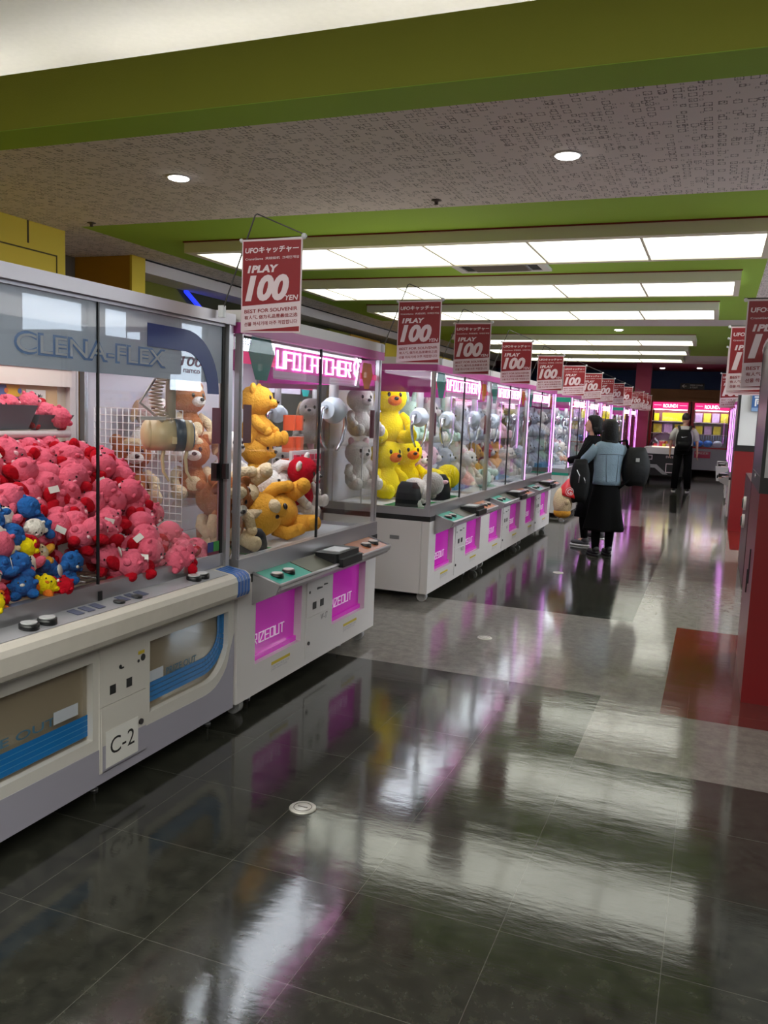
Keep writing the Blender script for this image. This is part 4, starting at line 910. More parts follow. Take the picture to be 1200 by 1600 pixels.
# ------------------------------------------------------------------ price signs on bent wire brackets
def make_sign(flip=False):
    """0.285 x 0.385 board, origin at the bracket's foot; board faces -y"""
    t = empty('price_sign'); x0, x1, z1 = .10, .385, .30; X_ = (lambda x: .485-x) if flip else (lambda x: x); z0 = z1-.385; b_ = basis((0, -.002, 0), '-y'); w, h = x1-x0, z1-z0
    U = lambda u: x0+u*w
    Vv = lambda v: z1-v*h
    MB().box(x0, x1, -.002, .002, z0, z1).build('board', sign_white, t)
    q = MB(); poly(q, b_, [(U(.02), Vv(.02)), (U(.02), Vv(.715)), (U(.98), Vv(.665)), (U(.98), Vv(.02))], .0003, .0005); poly(q, b_, [(U(.02), Vv(.985)), (U(.98), Vv(.985)), (U(.98), Vv(.93)), (U(.02), Vv(.985)-.0001)], .0003, .0005); q.build('red_print', red_print, t)
    q = MB(); k = .02
    write(q, 'UFOキャッチャー', b_, U(.055), U(.945), Vv(.155), Vv(.085), .0012, bold=.03, shear=.1, slope=k)
    write(q, 'CraneGame  夹娃娃机  크레인게임', b_, U(.06), U(.95), Vv(.225), Vv(.195), .0012, bold=.01, slope=k)
    write(q, '1PLAY', b_, U(.10), U(.62), Vv(.36), Vv(.28), .0012, bold=.05, shear=.18, slope=k)
    write(q, '100', b_, U(.07), U(.80), Vv(.665), Vv(.385), .0012, bold=.05, shear=.22, slope=k)
    write(q, 'YEN', b_, U(.74), U(.955), Vv(.655), Vv(.60), .0016, bold=.02, shear=.18, slope=k)
    q.build('white_lettering', white_print, t)
    q = MB(); s2 = .055
    write(q, 'BEST FOR SOUVENIR', b_, U(.06), U(.95), Vv(.795), Vv(.755), .0012, bold=.02, slope=s2)
    write(q, '有人气, 做为礼品是最佳之选', b_, U(.06), U(.95), Vv(.865), Vv(.82), .0012, bold=.015, slope=s2)
    write(q, '선물 하시기에 아주 적합합니다', b_, U(.06), U(.95), Vv(.935), Vv(.89), .0012, bold=.015, slope=s2)
    q.build('red_lettering', red_print, t)
    q = MB(); q.tube([(X_(a_), .006, c_) for a_, c_ in (((0, 0), (0, .29), (.02, .305), (.40, .305)) if flip else ((0, 0), (.03, .08), (.155, .40), (.165, .405), (.385, .315), (.40, .30)))], .0032, 6); q.build('bracket', M('wire_grey', (92, 88, 90), .4, metal=.6), t)
    q = MB(); q.box(X_(0)-.012, X_(0)+.012, -.006, .018, -.02, .03); q.ell((x0-.008, .004, z1-.002), .009, None, 8, 6); q.ell((x1+.004, .004, z1+.006), .013, None, 8, 6); q.tube([(x0-.01, .0035, z1-.004), (x1+.01, .0035, z1+.002)], .003, 6); q.build('clip', M('clear_white_clip', (206, 206, 210), .3), t)
    return t
sg = make_sign(); sgr = make_sign(True); sgr.name = 'price_sign_board'; GS = 'red hundred yen price signs'
lab = ['nearest and largest of the left row', 'second in the left row, over the gap between machines', 'third in the left row, above the chick machine', 'fourth in the left row', 'fifth in the left row', 'sixth in the left row', 'seventh in the left row, half hidden', 'eighth in the left row, above the two women', 'ninth in the left row', 'tenth in the left row', 'eleventh in the left row', 'twelfth in the left row', 'last before the magenta pillar']
for y, nm in zip((3.17, 5.05, 6.28, 7.8, 9.5, 11.2, 12.9, 14.45, 16.1, 17.7, 20.4, 21.6, 22.9), lab):
    put(sg, USED, (-2.03, y, 1.90), (0, 0, 0), 1, 'red hundred yen price sign, '+nm, 'sign', GS)
rl = ['nearest of the right stack, cut by the picture edge', 'second in the right stack', 'third in the right stack, mostly covered', 'fourth in the right stack, mostly covered', 'farthest and smallest of the right stack']
for y, x, z, nm in zip((6.1, 8.2, 9.7, 11.2, 15.4), (.12, .045, .05, .05, .0), (2.33, 2.38, 2.42, 2.46, 2.38), rl):
    put(sgr, USED, (x-.15, y, z-.45), (0, 0, 0), 1.5, 'red hundred yen price sign, '+nm, 'sign', GS)

# ------------------------------------------------------------------ right side: red cabinets
cab_red = M('red_cabinet_paint', (112, 12, 18), .35)
def red_cab(name, loc, w, d, label, cat):
    t = empty(name, loc, label, cat)
    MB().box(0, w, 0, d, .0, 1.15).build('base', cab_red, t)
    MB().box(-.004, w, -.004, d, 1.15, 1.235).build('black_band', black_p, t)
    return t
t = red_cab('photo_booth', (.238, 4.87, 0), 1.1, 1.08, 'tall red and white cabinet at the right edge, nearest the camera', 'cabinet')
MB().box(.002, 1.1, .002, 1.07, 1.235, 2.0).build('body', M('cabinet_white', (205, 205, 208), .4), t)
MB().box(-.002, .0018, .03, 1.05, 1.235, 1.98).build('side_panel', M('dark_side_panel', (50, 46, 54), .3), t)
q = MB(); q.box(-.003, .05, -.003, 1.08, 1.97, 2.003); q.box(.05, 1.1, -.003, .02, 1.97, 2.003); q.box(-.004, .014, -.004, .014, 1.235, 1.97); q.box(-.004, .02, 1.05, 1.08, 1.235, 1.97); q.box(.034, .05, -.004, .0015, 1.235, 1.97); q.build('frame', black_p, t)
MB().box(.014, .034, -.002, .0015, 1.235, 1.97).build('corner_strip', steel, t)
q = MB(); q.box(-.006, 0, .35, .37, .60, .80); q.box(-.006, 0, .5, .52, .52, .66); q.build('hinge', black_p, t)
q = MB(); q.cyl((-.012, .5, 1.22), .012, .012, 'x', 12); q.build('lock', chrome, t)
t = red_cab('money_changer', (.255, 13.0, 0), .9, .95, 'tall red and white money changer with a blue sign, farther down the right side', 'money changer')
MB().box(.03, .9, .01, .95, 1.235, 2.0).build('body', M('cabinet_white'), t)
q = MB(); q.box(0, .03, -.002, .95, 1.235, 2.02); q.box(.30, .9, -.006, .01, 1.235, 1.72); q.build('frame', black_p, t)
q = MB(); q.box(.17, .62, -.03, .01, 1.72, 2.0); q.build('sign_plate', M('blue_plate', (52, 92, 150), .4), t)
q = MB(); b_ = basis((0, -.03, 0), '-y'); write(q, '両替', b_, .20, .56, 1.79, 1.94, bold=.02); q.build('sign_lettering', M('sign_lettering'), t)
q = MB(); quad(q, b_, .17, .62, 1.72, 1.77, .001); q.build('sign_stripe', M('pale_blue_plate', (120, 150, 190), .4), t)
# joystick knobs that stick out between the two cabinets
for z, nm in ((.68, 'upper'), (.50, 'lower')):
    o = empty('round_knob', (.325, 9.2, z), 'black and white round knob between the red cabinets, %s one' % nm, 'knob')
    MB().cyl((-.02, 0, .05), .07, .05, 'x', 20).build('rim', white_p, o); MB().cyl((-.03, 0, .05), .05, .02, 'x', 20).build('face', black_p, o)
o = empty('game_console', (.33, 8.4, 0), 'low dark game unit hidden behind the nearest red cabinet', 'game unit')
MB().rbox(0, .6, 0, 1.6, .02, 1.0, .03).build('body', M('dark_unit', (60, 10, 16), .4), o); MB().box(.05, .55, .05, 1.5, 0, .02).build('plinth', black_p, o)

# white basket on the machine behind the money changer
o = empty('basket', (.16, 17.765, .42), 'white plastic basket hanging on the far right machine', 'basket')
q = MB(); q.loft([[(-.1, -.1, 0), (.1, -.1, 0), (.1, .1, 0), (-.1, .1, 0)], [(-.13, -.13, .28), (.13, -.13, .28), (.13, .13, .28), (-.13, .13, .28)]], True, False); q.build('tub', white_p, o)
q = MB(); q.tube([(-.1, 0, .28), (-.1, 0, .38), (.08, 0, .38), (.08, 0, .28)], .012, 6); q.build('handle', white_p, o)

# ------------------------------------------------------------------ far prize machines with red frames
red_f = M('red_frame', (176, 14, 26), .35)
def far_machine(x0, w, label):
    t = empty('prize_machine', (x0, 26.0, 0), label, 'prize machine', 'red framed prize machines at the far end')
    q = MB(); q.box(0, w, .02, .9, .2, .84); q.box(.05, w-.05, .0, .02, .5, .8); q.build('cabinet', M('pale_grey_cabinet', (168, 164, 178), .4), t)
    for x in (.08, w-.12):
        for y in (.1, .75): MB().box(x, x+.05, y, y+.05, 0, .2).build('leg', black_p, t)
    q = MB(); q.box(0, .07, 0, .07, .84, 2.12); q.box(w-.07, w, 0, .07, .84, 2.12); q.box(0, w, 0, .9, 2.12, 2.16); q.box(0, w, 0, .05, .82, .86); q.build('frame', red_f, t)
    MB().box(.07, w-.07, .86, .9, .84, 2.12).build('back_panel', M('lit_back_panel', (210, 200, 205), .6), t)
    for x in (.0, w-.02): MB().box(x, x+.02, .07, .86, .84, 2.12).build('side_panel', M('lit_back_panel'), t)
    b = MB().box(.07, w-.07, -.01, .05, 1.93, 2.12).build('banner', M('pink_banner', (232, 40, 110), .4, emis=(240, 50, 130), es=.4), t)
    q = MB(); bb = basis((0, -.01, 0), '-y'); write(q, 'ROUND1', bb, w/2-.2, w/2+.2, 1.965, 2.07, .002, bold=.03); quad(q, bb, .1, w/2-.25, 2.03, 2.036, .001); quad(q, bb, w/2+.25, w-.1, 2.03, 2.036, .001); q.build('lettering', M('lit_white_letter', (255, 255, 255), .4, emis=(255, 240, 250), es=.8), b)
    for z in (1.22, 1.57): MB().box(.04, w-.04, .35, .86, z-.015, z).build('shelf', M('shelf_white', (220, 210, 210), .5), t)
    MB().box(.1, w-.1, .1, .36, 1.9, 1.92).build('led_panel', cab_e, t)
    q = MB(); q.box(.15*w, .55*w, -.03, 0, .55, .74); q.build('prize_door', M('pink_door', (190, 50, 90), .4), t)
    q = MB(); write(q, 'PRIZE', basis((0, -.03, 0), '-y'), .18*w, .5*w, .66, .72, .002, bold=.03); q.build('door_lettering', white_print, t)
    MB().box(.075, w-.075, .005, .01, .86, 1.93).build('glass_pane', glass, t)
    return t
far_machine(-1.88, 1.12, 'red framed prize machine with yellow boxes, behind the man on his left')
far_machine(-.72, 1.08, 'red framed prize machine with mixed boxes and blue toys, right of the man')
yb = M('yellow_box', (226, 220, 30), .5, var=.2, vscale=7); pb = M('pastel_box', (190, 160, 200), .5, var=.6, vscale=8); pb2 = M('pastel_yellow_box', (215, 200, 60), .5, var=.6, vscale=9); bb_ = M('blue_toy', (40, 110, 200), .4, var=.3, vscale=10)
def fbox(x, z, w, h, m_, lb, nm='prize_box'):
    o = MB().rbox(x, x+w, 26.42, 26.6, z, z+h, .01).build(nm, m_); return tag(o, lb, 'prize box')
fbox(-1.78, 1.58, .14, .22, yb, 'small yellow prize box at the left of the upper shelf'); fbox(-1.55, 1.58, .72, .24, yb, 'wide bright yellow prize package on the upper shelf')
for k in range(3): fbox(-1.78+k*.3, 1.23, .24, .26, (pb2, pb, pb2)[k], 'mixed colour prize box on the middle shelf of the left red machine, %s' % ('left', 'middle', 'right')[k])
for k in range(4): fbox(-.63+k*.235, 1.58, .20, .26, (pb, pb2, pb, pb2)[k], 'pastel prize box on the upper shelf of the right red machine, number %s from left' % ('one', 'two', 'three', 'four')[k])
for k in range(3): fbox(-.60+k*.25, 1.23, .2, .24, (pb2, pb, pb2)[k], 'pastel prize box on the middle shelf of the right red machine, %s' % ('left', 'centre', 'right')[k])
for k in range(3):
    o = MB().ell((-.48+k*.26, 26.3, .96), (.13, .12, .1), None, 14, 8).build('blue_toy', bb_ if k < 2 else M('white_blue_toy', (190, 200, 220), .5)); tag(o, 'rounded %s toy on the floor of the right red machine, %s' % ('blue' if k < 2 else 'white', ('leftmost', 'middle', 'rightmost')[k]), 'toy')
q = MB()
for k in range(14): q.tube([(-.62+k*.068, 26.36, .98), (-.62+k*.068, 26.36, 1.2)], .008, 5)
tag(q.build('rod_screen', M('pale_blue_rod', (150, 180, 210), .4)), 'screen of pale blue rods in the right red machine', 'screen')
# low black and white scoop machine in front
t = empty('scoop_machine', (-1.72, 22.7, 0), 'low black and white prize machine with a clear dome, left of the man', 'prize machine')
MB().rbox(0, 1.0, 0, 1.1, .72, .88, .05).build('top', M('top_white', (200, 196, 196), .35), t)
MB().box(.03, .97, .06, 1.05, .16, .72).build('body', black_p, t)
q = MB(); q.prism([(.0, .44), (.34, .44), (.62, .2), (.5, .2), (.3, .36), (0, .36)], -.05, .055, 'y'); q.build('slanted_trim', M('trim_silver', (150, 148, 150), .4), t)
q = MB(); bb = basis((0, .06, 0), '-y')
for a in ((.06, .22, .56, .68), (.56, .78, .24, .48)):
    for r in ((a[0], a[1], a[2], a[2]+.02), (a[0], a[1], a[3]-.02, a[3]), (a[0], a[0]+.02, a[2], a[3]), (a[1]-.02, a[1], a[2], a[3])): quad(q, bb, *r)
write(q, 'SWEET', bb, .55, .85, .62, .68, bold=.03); q.build('white_graphics', white_print, t)
for x in (.1, .9):
    for y in (.15, .95): MB().cyl((x, y, 0), .03, .16, seg=10).build('leg', black_p, t)
MB().ell((.45, .6, .86), (.38, .45, .42), None, 24, 12, deform=lambda d: (d[0], d[1], max(d[2], 0))).build('dome', glass_mat('dome_acrylic', (.95, .9, .92), 1.2), t)
MB().cyl((.45, .6, .88), .3, .02, seg=24).build('turntable', M('turntable', (230, 210, 190), .4, emis=(255, 230, 200), es=.5), t)
for k in range(14):
    a = k*2.4; r = .06+.2*(k % 5)/5
    o = MB().rbox(-.04, .04, -.04, .04, 0, .07, .01).build('sweet_packet', (pb, M('red_packet', (200, 60, 80), .5), pb2)[k % 3]); o.location = (-1.72+.45+r*math.cos(a), 22.7+.6+r*math.sin(a), .905+(.07 if r < .14 else 0)); o.rotation_euler = (0, 0, a)
    tag(o, 'small coloured sweet packet heaped under the clear dome', 'sweet packet', 'sweet packets under the dome')

# ------------------------------------------------------------------ people
def skin(name, verts, edges, root, mat_, parent=None, sub=2):
    """verts: (x, y, z, rx, ry)"""
    me = bpy.data.meshes.new(name); me.from_pydata([v[:3] for v in verts], edges, []); o = bpy.data.objects.new(name, me); C.objects.link(o)
    m_ = o.modifiers.new('s', 'SKIN'); m_.use_smooth_shade = True
    for i, v in enumerate(verts):
        sv = me.skin_vertices[0].data[i]; sv.radius = (v[3], v[4] if len(v) > 4 else v[3]); sv.use_root = (i == root)
    o.modifiers.new('d', 'SUBSURF').levels = sub; o.modifiers['d'].render_levels = sub
    dg = bpy.context.evaluated_depsgraph_get(); me2 = bpy.data.meshes.new_from_object(o.evaluated_get(dg)); me2.name = name
    o.modifiers.clear(); o.data = me2; me2.materials.clear(); me2.materials.append(mat_)
    for p in me2.polygons: p.use_smooth = True
    if parent: o.parent = parent
    return o
skin_m = M('skin', (206, 158, 132), .55); hair_b = M('black_hair', (8, 7, 8), .6, bump=.5, bscale=60, spec=.2); denim = M('pale_denim', (112, 132, 148), .85, bump=.5, bscale=80, var=.22, vscale=6)
cloth_b = M('black_cloth', (9, 9, 11), .9, bump=.2, bscale=40, spec=.1); shoe_b = M('black_shoe', (20, 20, 22), .5); tee = M('white_tshirt', (196, 192, 192), .85, bump=.2, bscale=30)
def limb_chain(vs_, es, start, pts):
    k = start
    for p in pts: vs_.append(p); es.append((k, len(vs_)-1)); k = len(vs_)-1
    return k
def hand(vs_, es, wrist, d, side, palm_n=None, s_=1.0):
    """adds palm, four fingers and a thumb after the wrist vertex; d = direction of the hand, side = towards the thumb"""
    d = Vector(d).normalized(); sd = Vector(side).normalized(); nn = d.cross(sd)
    w = Vector(vs_[wrist][:3]); pm = w+d*.045*s_; vs_.append((*pm, .022*s_, .014*s_)); pi_ = len(vs_)-1; es.append((wrist, pi_))
    for k, ln in enumerate((.066, .072, .068, .054)):
        o_ = sd*(.024-.016*k)*s_; b0 = pm+d*.04*s_+o_; k0 = len(vs_)
        vs_.append((*b0, .0088*s_)); es.append((pi_, k0))
        vs_.append((*(b0+d*ln*.5*s_+nn*.008*s_), .0078*s_)); es.append((k0, k0+1))
        vs_.append((*(b0+d*ln*.8*s_+nn*.028*s_), .0068*s_)); es.append((k0+1, k0+2))
    k0 = len(vs_); t0 = w+d*.03*s_+sd*.028*s_; vs_.append((*t0, .010*s_)); es.append((pi_, k0)); vs_.append((*(t0+d*.035*s_+sd*.016*s_+nn*.012*s_), .0085*s_)); es.append((k0, k0+1))
def person(name, loc, rz, H, label, arms, legs, hd=(0, 0), male=False):
    """body faces +y in its own space; H in metres. arms: {side: (elbow, wrist, hand_dir, thumb_dir)}, legs: {side: (knee, ankle, toe)}"""
    t = empty(name, loc, label, 'person', rz=rz); k = H/1.6; sw = .175 if male else .155
    v = [(0, 0, .90*k, .125*k, .085*k)]; e = []
    limb_chain(v, e, 0, [(0, 0, 1.02*k, .11*k, .075*k), (0, -.005, 1.14*k, .118*k, .08*k), (0, -.01, 1.26*k, .12*k, .078*k), (0, -.005, 1.335*k, .05*k, .048*k), (0, .005, 1.39*k, .045*k, .045*k)])
    for s_ in (-1, 1):
        el, wr, hd_, th = arms[s_]
        v.append((s_*sw*k, -.005, 1.28*k, .045*k)); e.append((3, len(v)-1)); j = len(v)-1
        j = limb_chain(v, e, j, [(*el, .033*k), (*wr, .021*k)]); hand(v, e, j, hd_, th, s_=k)
        kn, an, to = legs[s_]
        v.append((s_*.085*k, 0, .84*k, .078*k)); e.append((0, len(v)-1)); j = len(v)-1
        limb_chain(v, e, j, [(*kn, .052*k), (*[(kn[i]*.6+an[i]*.4) for i in range(3)], .048*k), (*an, .032*k), (*to, .03*k, .022*k)])
    # head: chained from the neck so the body is one surface
    hx, hy = hd; c = Vector((0, .012, 1.49*k))
    limb_chain(v, e, 5, [(0, .012, 1.435*k, .05*k, .058*k), (0, .012, 1.49*k, .068*k, .08*k), (0, .006, 1.55*k, .058*k, .072*k)])
    body = skin('body', v, e, 0, skin_m, t)
    return t, k
def head_parts(t, k, tilt, hairstyle, hair_m):
    """face features and hair on a pivot at the head centre; tilt = rotation about z"""
    R = Matrix.Translation((0, .012, 1.49*k)) @ Matrix.Rotation(tilt, 4, 'Z')
    q = MB(); q.X = R; q.ell((0, .0, -.0), (.07*k, .088*k, .105*k), None, 20, 14); q.ell((0, .05*k, -.055*k), (.045*k, .04*k, .045*k)); q.ell((0, .09*k, -.012*k), (.011*k, .018*k, .022*k), (-.3, 0, 0), 10, 8)
    for s_ in (-1, 1): q.ell((s_*.072*k, -.0, -.01*k), (.01*k, .018*k, .028*k), None, 10, 8)
    q.build('face', skin_m, t)
    q = MB(); q.X = R
    for s_ in (-1, 1): q.ell((s_*.03*k, .083*k, .002), (.012*k, .006, .006), None, 10, 6)
    q.build('eyes', bead, t)
    q = MB(); q.X = R; q.ell((0, .088*k, -.05*k), (.02*k, .007, .006), None, 10, 6); q.build('mouth', M('lips', (170, 90, 90), .5), t)
    q = MB(); q.X = R
    if hairstyle == 'short': q.ell((0, -.014*k, .03*k), (.078*k, .092*k, .09*k), None, 20, 12, deform=lambda d: (d[0], d[1] if d[1] < .4 else .4+(d[1]-.4)*.6, max(d[2], -.55-(-d[1])*.4)))
    else:
        ln = hairstyle
        rings = []
        for z, rx, ry, oy in ((.118, .02, .02, 0), (.108, .055, .06, -.005), (.08, .083, .09, -.01), (.03, .093, .1, -.016), (-.03, .095, .09, -.028), (-.09, .092, .072, -.045), (-.09-ln*.5, .08, .05, -.05), (-.09-ln*.8, .05, .03, -.055)):
            rings.append([((rx+.004*math.sin(5*a))*k*math.cos(a), (oy+ry*math.sin(a)*(1 if math.sin(a) < .2 or z > .03 else .5))*k, (z+.008*math.sin(7*a)*(z < -.1))*k) for a in [2*PI*i/28 for i in range(28)]])
        q.loft(rings); hr = random.Random(3)
        for i in range(34):
            a = PI+.1+(PI-.2)*i/33; x_, y_ = .088*math.cos(a), -.03+.062*math.sin(a); e_ = hr.uniform(-.03, .035); zb = -.09-ln+e_
            q.tube([(x_*k, y_*k, -.03*k), (x_*1.06*k, y_*1.08*k, (-.06-ln*.5)*k), ((x_*.98+hr.uniform(-.012, .012))*k, (y_*1.05-.008)*k, zb*k)], [.014*k, .012*k, .003*k], 6)
    return q.build('hair', hair_m, t)
def sleeve(pts, rad, name, m_, parent, seg=14): return MB().tube(pts, rad, seg).build(name, m_, parent)
def ring(cx_, cy_, z, rx, ry, n=24, ph=0, w=0): return [(cx_+(rx+w*math.sin(6*a+ph))*math.cos(a), cy_+(ry+w*math.sin(6*a+ph))*math.sin(a), z) for a in [2*PI*i/n for i in range(n)]]
def shoe(parent, an, rz, m_, sole, name='shoe'):
    R = Matrix.Translation(an) @ Matrix.Rotation(rz, 4, 'Z'); q = MB(); q.X = R
    q.ell((0, .05, -.035), (.042, .12, .035)); q.ell((0, -.01, -.005), (.038, .05, .045)); s_ = q.build(name, m_, parent)
    q = MB(); q.X = R; q.loft([[(.044*math.cos(a), .05+.125*math.sin(a), z) for a in [2*PI*i/18 for i in range(18)]] for z in (-.075, -.055)]); q.build('sole', sole, s_); return s_
whites = M('white_sole', (200, 200, 200), .5)

# woman in a denim jacket, seen from behind, turned a little to the left
wa, k = person('person', (-1.10, 9.60, 0), .55, 1.52, 'person in a pale denim jacket and long black skirt, standing with her back to us',
    {-1: ((-.27, .06, 1.04), (-.30, .20, .93), (-.1, .5, -.9), (1, 0, 0)), 1: ((.25, .02, 1.0), (.20, .18, .95), (-.5, .8, -.1), (0, 0, 1))},
    {-1: ((-.09, .03, .46), (-.10, -.04, .09), (-.11, .06, .03)), 1: ((.08, .02, .46), (.07, -.01, .09), (.07, .1, .03))})
head_parts(wa, k, -.1, .19, hair_b)
q = MB(); q.loft([ring(0, -.005, z*k, rx*k, ry*k, 26, z*9, .003) for z, rx, ry in ((.84, .168, .125), (.90, .166, .123), (1.0, .158, .12), (1.12, .17, .125), (1.22, .185, .122), (1.285, .188, .112), (1.325, .15, .095), (1.36, .075, .072))]); j_ = q.build('denim_jacket', denim, wa)
sleeve([(-.145*k, 0, 1.27*k), (-.20*k, .01, 1.2*k), (-.27, .06, 1.04), (-.295, .17, .955)], [.062, .058, .052, .043], 'sleeve', denim, j_)
sleeve([(.145*k, 0, 1.27*k), (.20*k, .0, 1.19*k), (.25, .02, 1.0), (.21, .15, .95)], [.062, .058, .052, .043], 'sleeve', denim, j_)
q = MB(); q.loft([ring(0, 0, .845*k, .168*k, .121*k, 26), ring(0, 0, .875*k, .168*k, .121*k, 26)]); q.build('hem_band', denim, j_)
q = MB(); q.tube([(.074*math.cos(a)*k, (-.012+.07*math.sin(a))*k, (1.352-.012*math.sin(a))*k) for a in [2*PI*i/24 for i in range(24)]], .016*k, 8, True); q.build('collar', denim, j_)
q = MB(); q.tube([(-.155*k, -.075*k, 1.19*k), (-.08*k, -.122*k, 1.2*k), (0, -.132*k, 1.2*k), (.08*k, -.122*k, 1.2*k), (.155*k, -.075*k, 1.19*k)], .0035, 5)
for x_ in (-.075, .075): q.tube([(x_*k, -.118*k, 1.19*k), (x_*.9*k, -.12*k, 1.0*k), (x_*.8*k, -.125*k, .88*k)], .0035, 5)
q.build('seams', M('denim_seam', (88, 100, 112), .8), j_)
q = MB(); q.loft([ring(0, 0, z*k, rx*k, ry*k, 36, 1, w) for z, rx, ry, w in ((.93, .13, .10, 0), (.84, .155, .115, .003), (.7, .18, .14, .006), (.5, .21, .17, .010), (.33, .245, .20, .016), (.30, .25, .205, .018))]); q.build('skirt', cloth_b, wa)
for an, tilt in (((-.10, -.04, .075), .1), ((.07, -.01, .075), -.1)): shoe(wa, an, tilt, shoe_b, black_m)
sleeve([(-.09, -.0, .40), (-.10, -.03, .2), (-.10, -.04, .08)], [.055, .05, .04], 'sock', cloth_b, wa); sleeve([(.08, 0, .40), (.075, 0, .2), (.07, -.01, .08)], [.055, .05, .04], 'sock', cloth_b, wa)

# companion behind her, face in profile to the left
wb, k = person('person', (-1.36, 10.25, 0), 1.35, 1.56, 'person with short black hair in profile, mostly hidden behind the one in denim',
    {-1: ((-.22, .08, 1.05), (-.14, .26, 1.02), (.3, .9, .1), (0, 0, 1)), 1: ((.22, .05, 1.05), (.14, .24, 1.0), (-.3, .9, .1), (0, 0, 1))},
    {-1: ((-.09, .03, .46), (-.09, 0, .09), (-.09, .1, .03)), 1: ((.09, .03, .44), (.09, -.12, .16), (.09, -.03, .08))})
head_parts(wb, k, .1, .03, hair_b)
q = MB(); q.loft([ring(0, -.005, z*k, rx*k, ry*k, 26, z*9, .003) for z, rx, ry in ((.80, .168, .125), (.90, .166, .123), (1.0, .158, .12), (1.12, .17, .125), (1.22, .185, .122), (1.285, .188, .112), (1.325, .15, .095), (1.36, .075, .072))]); j_ = q.build('black_top', cloth_b, wb)
for s_ in (-1, 1): sleeve([(s_*.145*k, 0, 1.27*k), (s_*.2*k, .02, 1.18*k), (s_*.22, .07, 1.05), (s_*.15, .22, 1.02)], [.06, .056, .05, .042], 'sleeve', cloth_b, j_)
q = MB(); q.loft([ring(0, 0, z*k, rx*k, ry*k, 30, 1, w) for z, rx, ry, w in ((.93, .13, .10, 0), (.8, .16, .12, .003), (.5, .18, .14, .008), (.36, .19, .16, .012))]); q.build('skirt', cloth_b, wb)
sleeve([(-.09, .02, .5), (-.09, .02, .3), (-.09, 0, .1)], [.062, .055, .04], 'stocking', cloth_b, wb); sleeve([(.09, .02, .5), (.09, -.05, .3), (.09, -.11, .16)], [.062, .055, .04], 'stocking', cloth_b, wb)
shoe(wb, (-.09, 0, .075), 0, M('grey_sneaker', (60, 58, 64), .6), whites); shoe(wb, (.09, -.12, .15), 0, M('grey_sneaker'), whites)

# bags: black tote on the left side, rucksack on the right, prize in a clear bag
def soft_bag(name, loc, w, d, h, m_, label, cat, rz=0):
    t = empty(name, loc, label, cat, rz=rz); rings = []
    for u in range(9):
        z = u/8; f_ = .5+.5*math.sin(PI*(z*.8+.12)); n = 28; rr = [] # rounded soft section
        for i in range(n):
            a = 2*PI*i/n; ca, sa = math.cos(a), math.sin(a); e_ = .75
            rr.append((math.copysign(abs(ca)**e_, ca)*w/2*f_, math.copysign(abs(sa)**e_, sa)*d/2*f_*(1.1-.3*z), z*h+.008*math.sin(3*a+z*5)))
        rings.append(rr)
    q = MB(); q.loft(rings); q.build('body', m_, t); return t
bagm = M('black_nylon', (9, 9, 11), .6, bump=.35, bscale=22, spec=.2)
b = soft_bag('shoulder_bag', (-1.36, 9.36, .60), .22, .14, .47, bagm, 'black shoulder bag hanging at the left side of the person in denim', 'bag', .4)
q = MB(); q.tube([(-.03, 0, .46), (.02, .04, .56), (.13, .1, .68), (.14, .2, .64)], [.013]*4, 6); q.build('strap', cloth_b, b)
q = MB(); q.tube([(-.06, -.085, .36), (-.03, -.09, .30), (-.035, -.09, .22)], .006, 6); q.tube([(.02, -.09, .28), (.04, -.09, .22)], .006, 6); q.build('zip', steel, b)
b = soft_bag('backpack', (-.81, 9.70, .80), .31, .24, .42, bagm, 'big black backpack slung at the right side of the person in denim', 'bag', .5)
q = MB(); q.tube([(-.1, 0, .41), (-.12, .02, .5), (-.2, .0, .48), (-.24, -.02, .3)], .016, 6); q.tube([(-.05, -.1, .12), (-.16, -.06, -.0), (-.2, 0, -.06)], .012, 6); q.build('strap', cloth_b, b)
q = MB(); q.box(-.055, -.015, -.127, -.12, .27, .31); q.build('patch', M('grey_patch', (150, 150, 150), .6), b)
# clear bag with a big plush inside
t = empty('gift_bag', (-1.53, 9.36, .40), 'clear plastic prize bag with red top held by the person in denim', 'bag', rz=.3); t.rotation_euler = (0, .22, .3)
q = MB(); prof = [(.02, -.03), (.05, .0), (.105, .07), (.122, .17), (.118, .27), (.10, .36), (.065, .43), (.02, .49), (.014, .58)]
q.lathe((0, 0, 0), prof, 22); q.build('clear_film', glass_mat('bag_film', (.96, .95, .95), 1.6), t)
q = MB(); q.lathe((0, 0, 0), [(.121, .26), (.118, .29), (.102, .36), (.067, .432), (.03, .475), (.025, .475), (.062, .43), (.098, .358), (.117, .26)], 22); q.build('red_print', M('bag_red', (206, 24, 30), .4), t)
q = MB(); write(q, 'G', basis((-.045, -.118, 0), '-y'), -.0, .05, .29, .35, .0, bold=.02); q.tube([(-.02+.04*math.cos(a), -.117, .32+.045*math.sin(a)) for a in [2*PI*i/16 for i in range(16)]], .003, 5, True); q.build('white_print', white_print, t)
o = MB().ell((0, 0, .19), (.108, .105, .17), None, 18, 12).ell((.06, -.085, .2), (.03, .02, .035)).build('prize_plush', M('fur_cream')); o.location = (-1.53, 9.36, .40); tag(o, 'cream plush toy inside the clear prize bag', 'plush toy')
q = MB(); q.ell((0, 0, .07), (.098, .096, .06), None, 16, 10).build('base', GOLD, o)

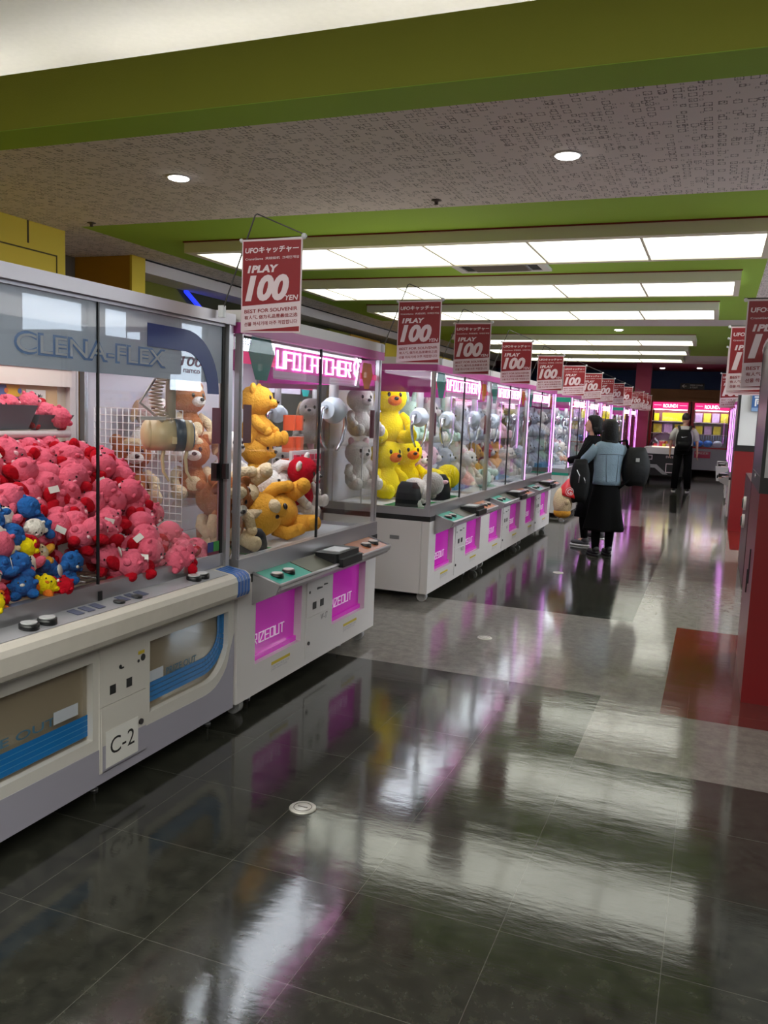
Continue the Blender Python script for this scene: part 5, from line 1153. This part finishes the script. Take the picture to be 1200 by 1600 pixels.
# man with rucksack, seen from behind
mn, k = person('person', (-.66, 19.8, 0), .03, 1.74, 'person in a white T-shirt and black trousers with a black rucksack, far down the aisle',
    {-1: ((-.27, -.0, 1.13), (-.28, .05, .88), (0, .15, -1), (0, 1, 0)), 1: ((.27, .0, 1.13), (.29, .06, .87), (0, .15, -1), (0, 1, 0))},
    {-1: ((-.12, .02, .5), (-.14, -.02, .09), (-.15, .1, .03)), 1: ((.12, .02, .5), (.14, -.02, .09), (.16, .1, .03))}, male=True)
head_parts(mn, k, 0, 'short', M('brown_hair', (44, 32, 28), .5))
q = MB(); q.loft([ring(0, -.005, z*k, rx*k, ry*k, 26, z*7, .004) for z, rx, ry in ((.84, .17, .12), (.95, .168, .118), (1.08, .17, .12), (1.2, .188, .122), (1.275, .175, .11), (1.325, .10, .08), (1.345, .07, .066))]); j_ = q.build('white_t_shirt', tee, mn)
for s_ in (-1, 1): sleeve([(s_*.15*k, 0, 1.27*k), (s_*.21*k, 0, 1.19*k), (s_*.262, 0, 1.14)], [.066, .066, .068], 'sleeve', tee, j_)
q = MB(); q.loft([ring(0, 0, z*k, rx*k, ry*k, 24) for z, rx, ry in ((.76, .17, .13), (.86, .176, .135), (.95, .17, .125))]); 
for s_ in (-1, 1): q.tube([(s_*.085*k, 0, .86*k), (s_*.12, .02, .5), (s_*.14, -.02, .07)], [.095*k, .082, .07], 16)
q.build('trousers', cloth_b, mn)
for s_ in (-1, 1): shoe(mn, (s_*.14, -.02, .075), -s_*.15, shoe_b, whites)
b = soft_bag('rucksack', (-.655, 19.58, .92), .34, .2, .46, bagm, 'black rucksack with a white swoosh on the back of the far person', 'bag', .03)
q = MB()
for s_ in (-1, 1): q.tube([(s_*.1, .06, .44), (s_*.13, .16, .53), (s_*.125, .28, .48)], [.028, .03, .03], 8)
q.build('strap', M('dark_grey_strap', (40, 38, 42), .7), b)
q = MB(); q.loft([[(.13*math.cos(a), -.10+.035*math.sin(a)*1.0, z) for a in [2*PI*i/20 for i in range(20)]] for z in (.06, .2)]); q.build('front_pocket', bagm, b)
q = MB(); poly(q, basis((0, -.112, 0), '-y'), [(-.06, .30), (-.045, .285), (.07, .315), (-.03, .30), (-.05, .312)], .0, .004); q.build('swoosh', M('sign_lettering'), b)
print('objects', len(bpy.data.objects))
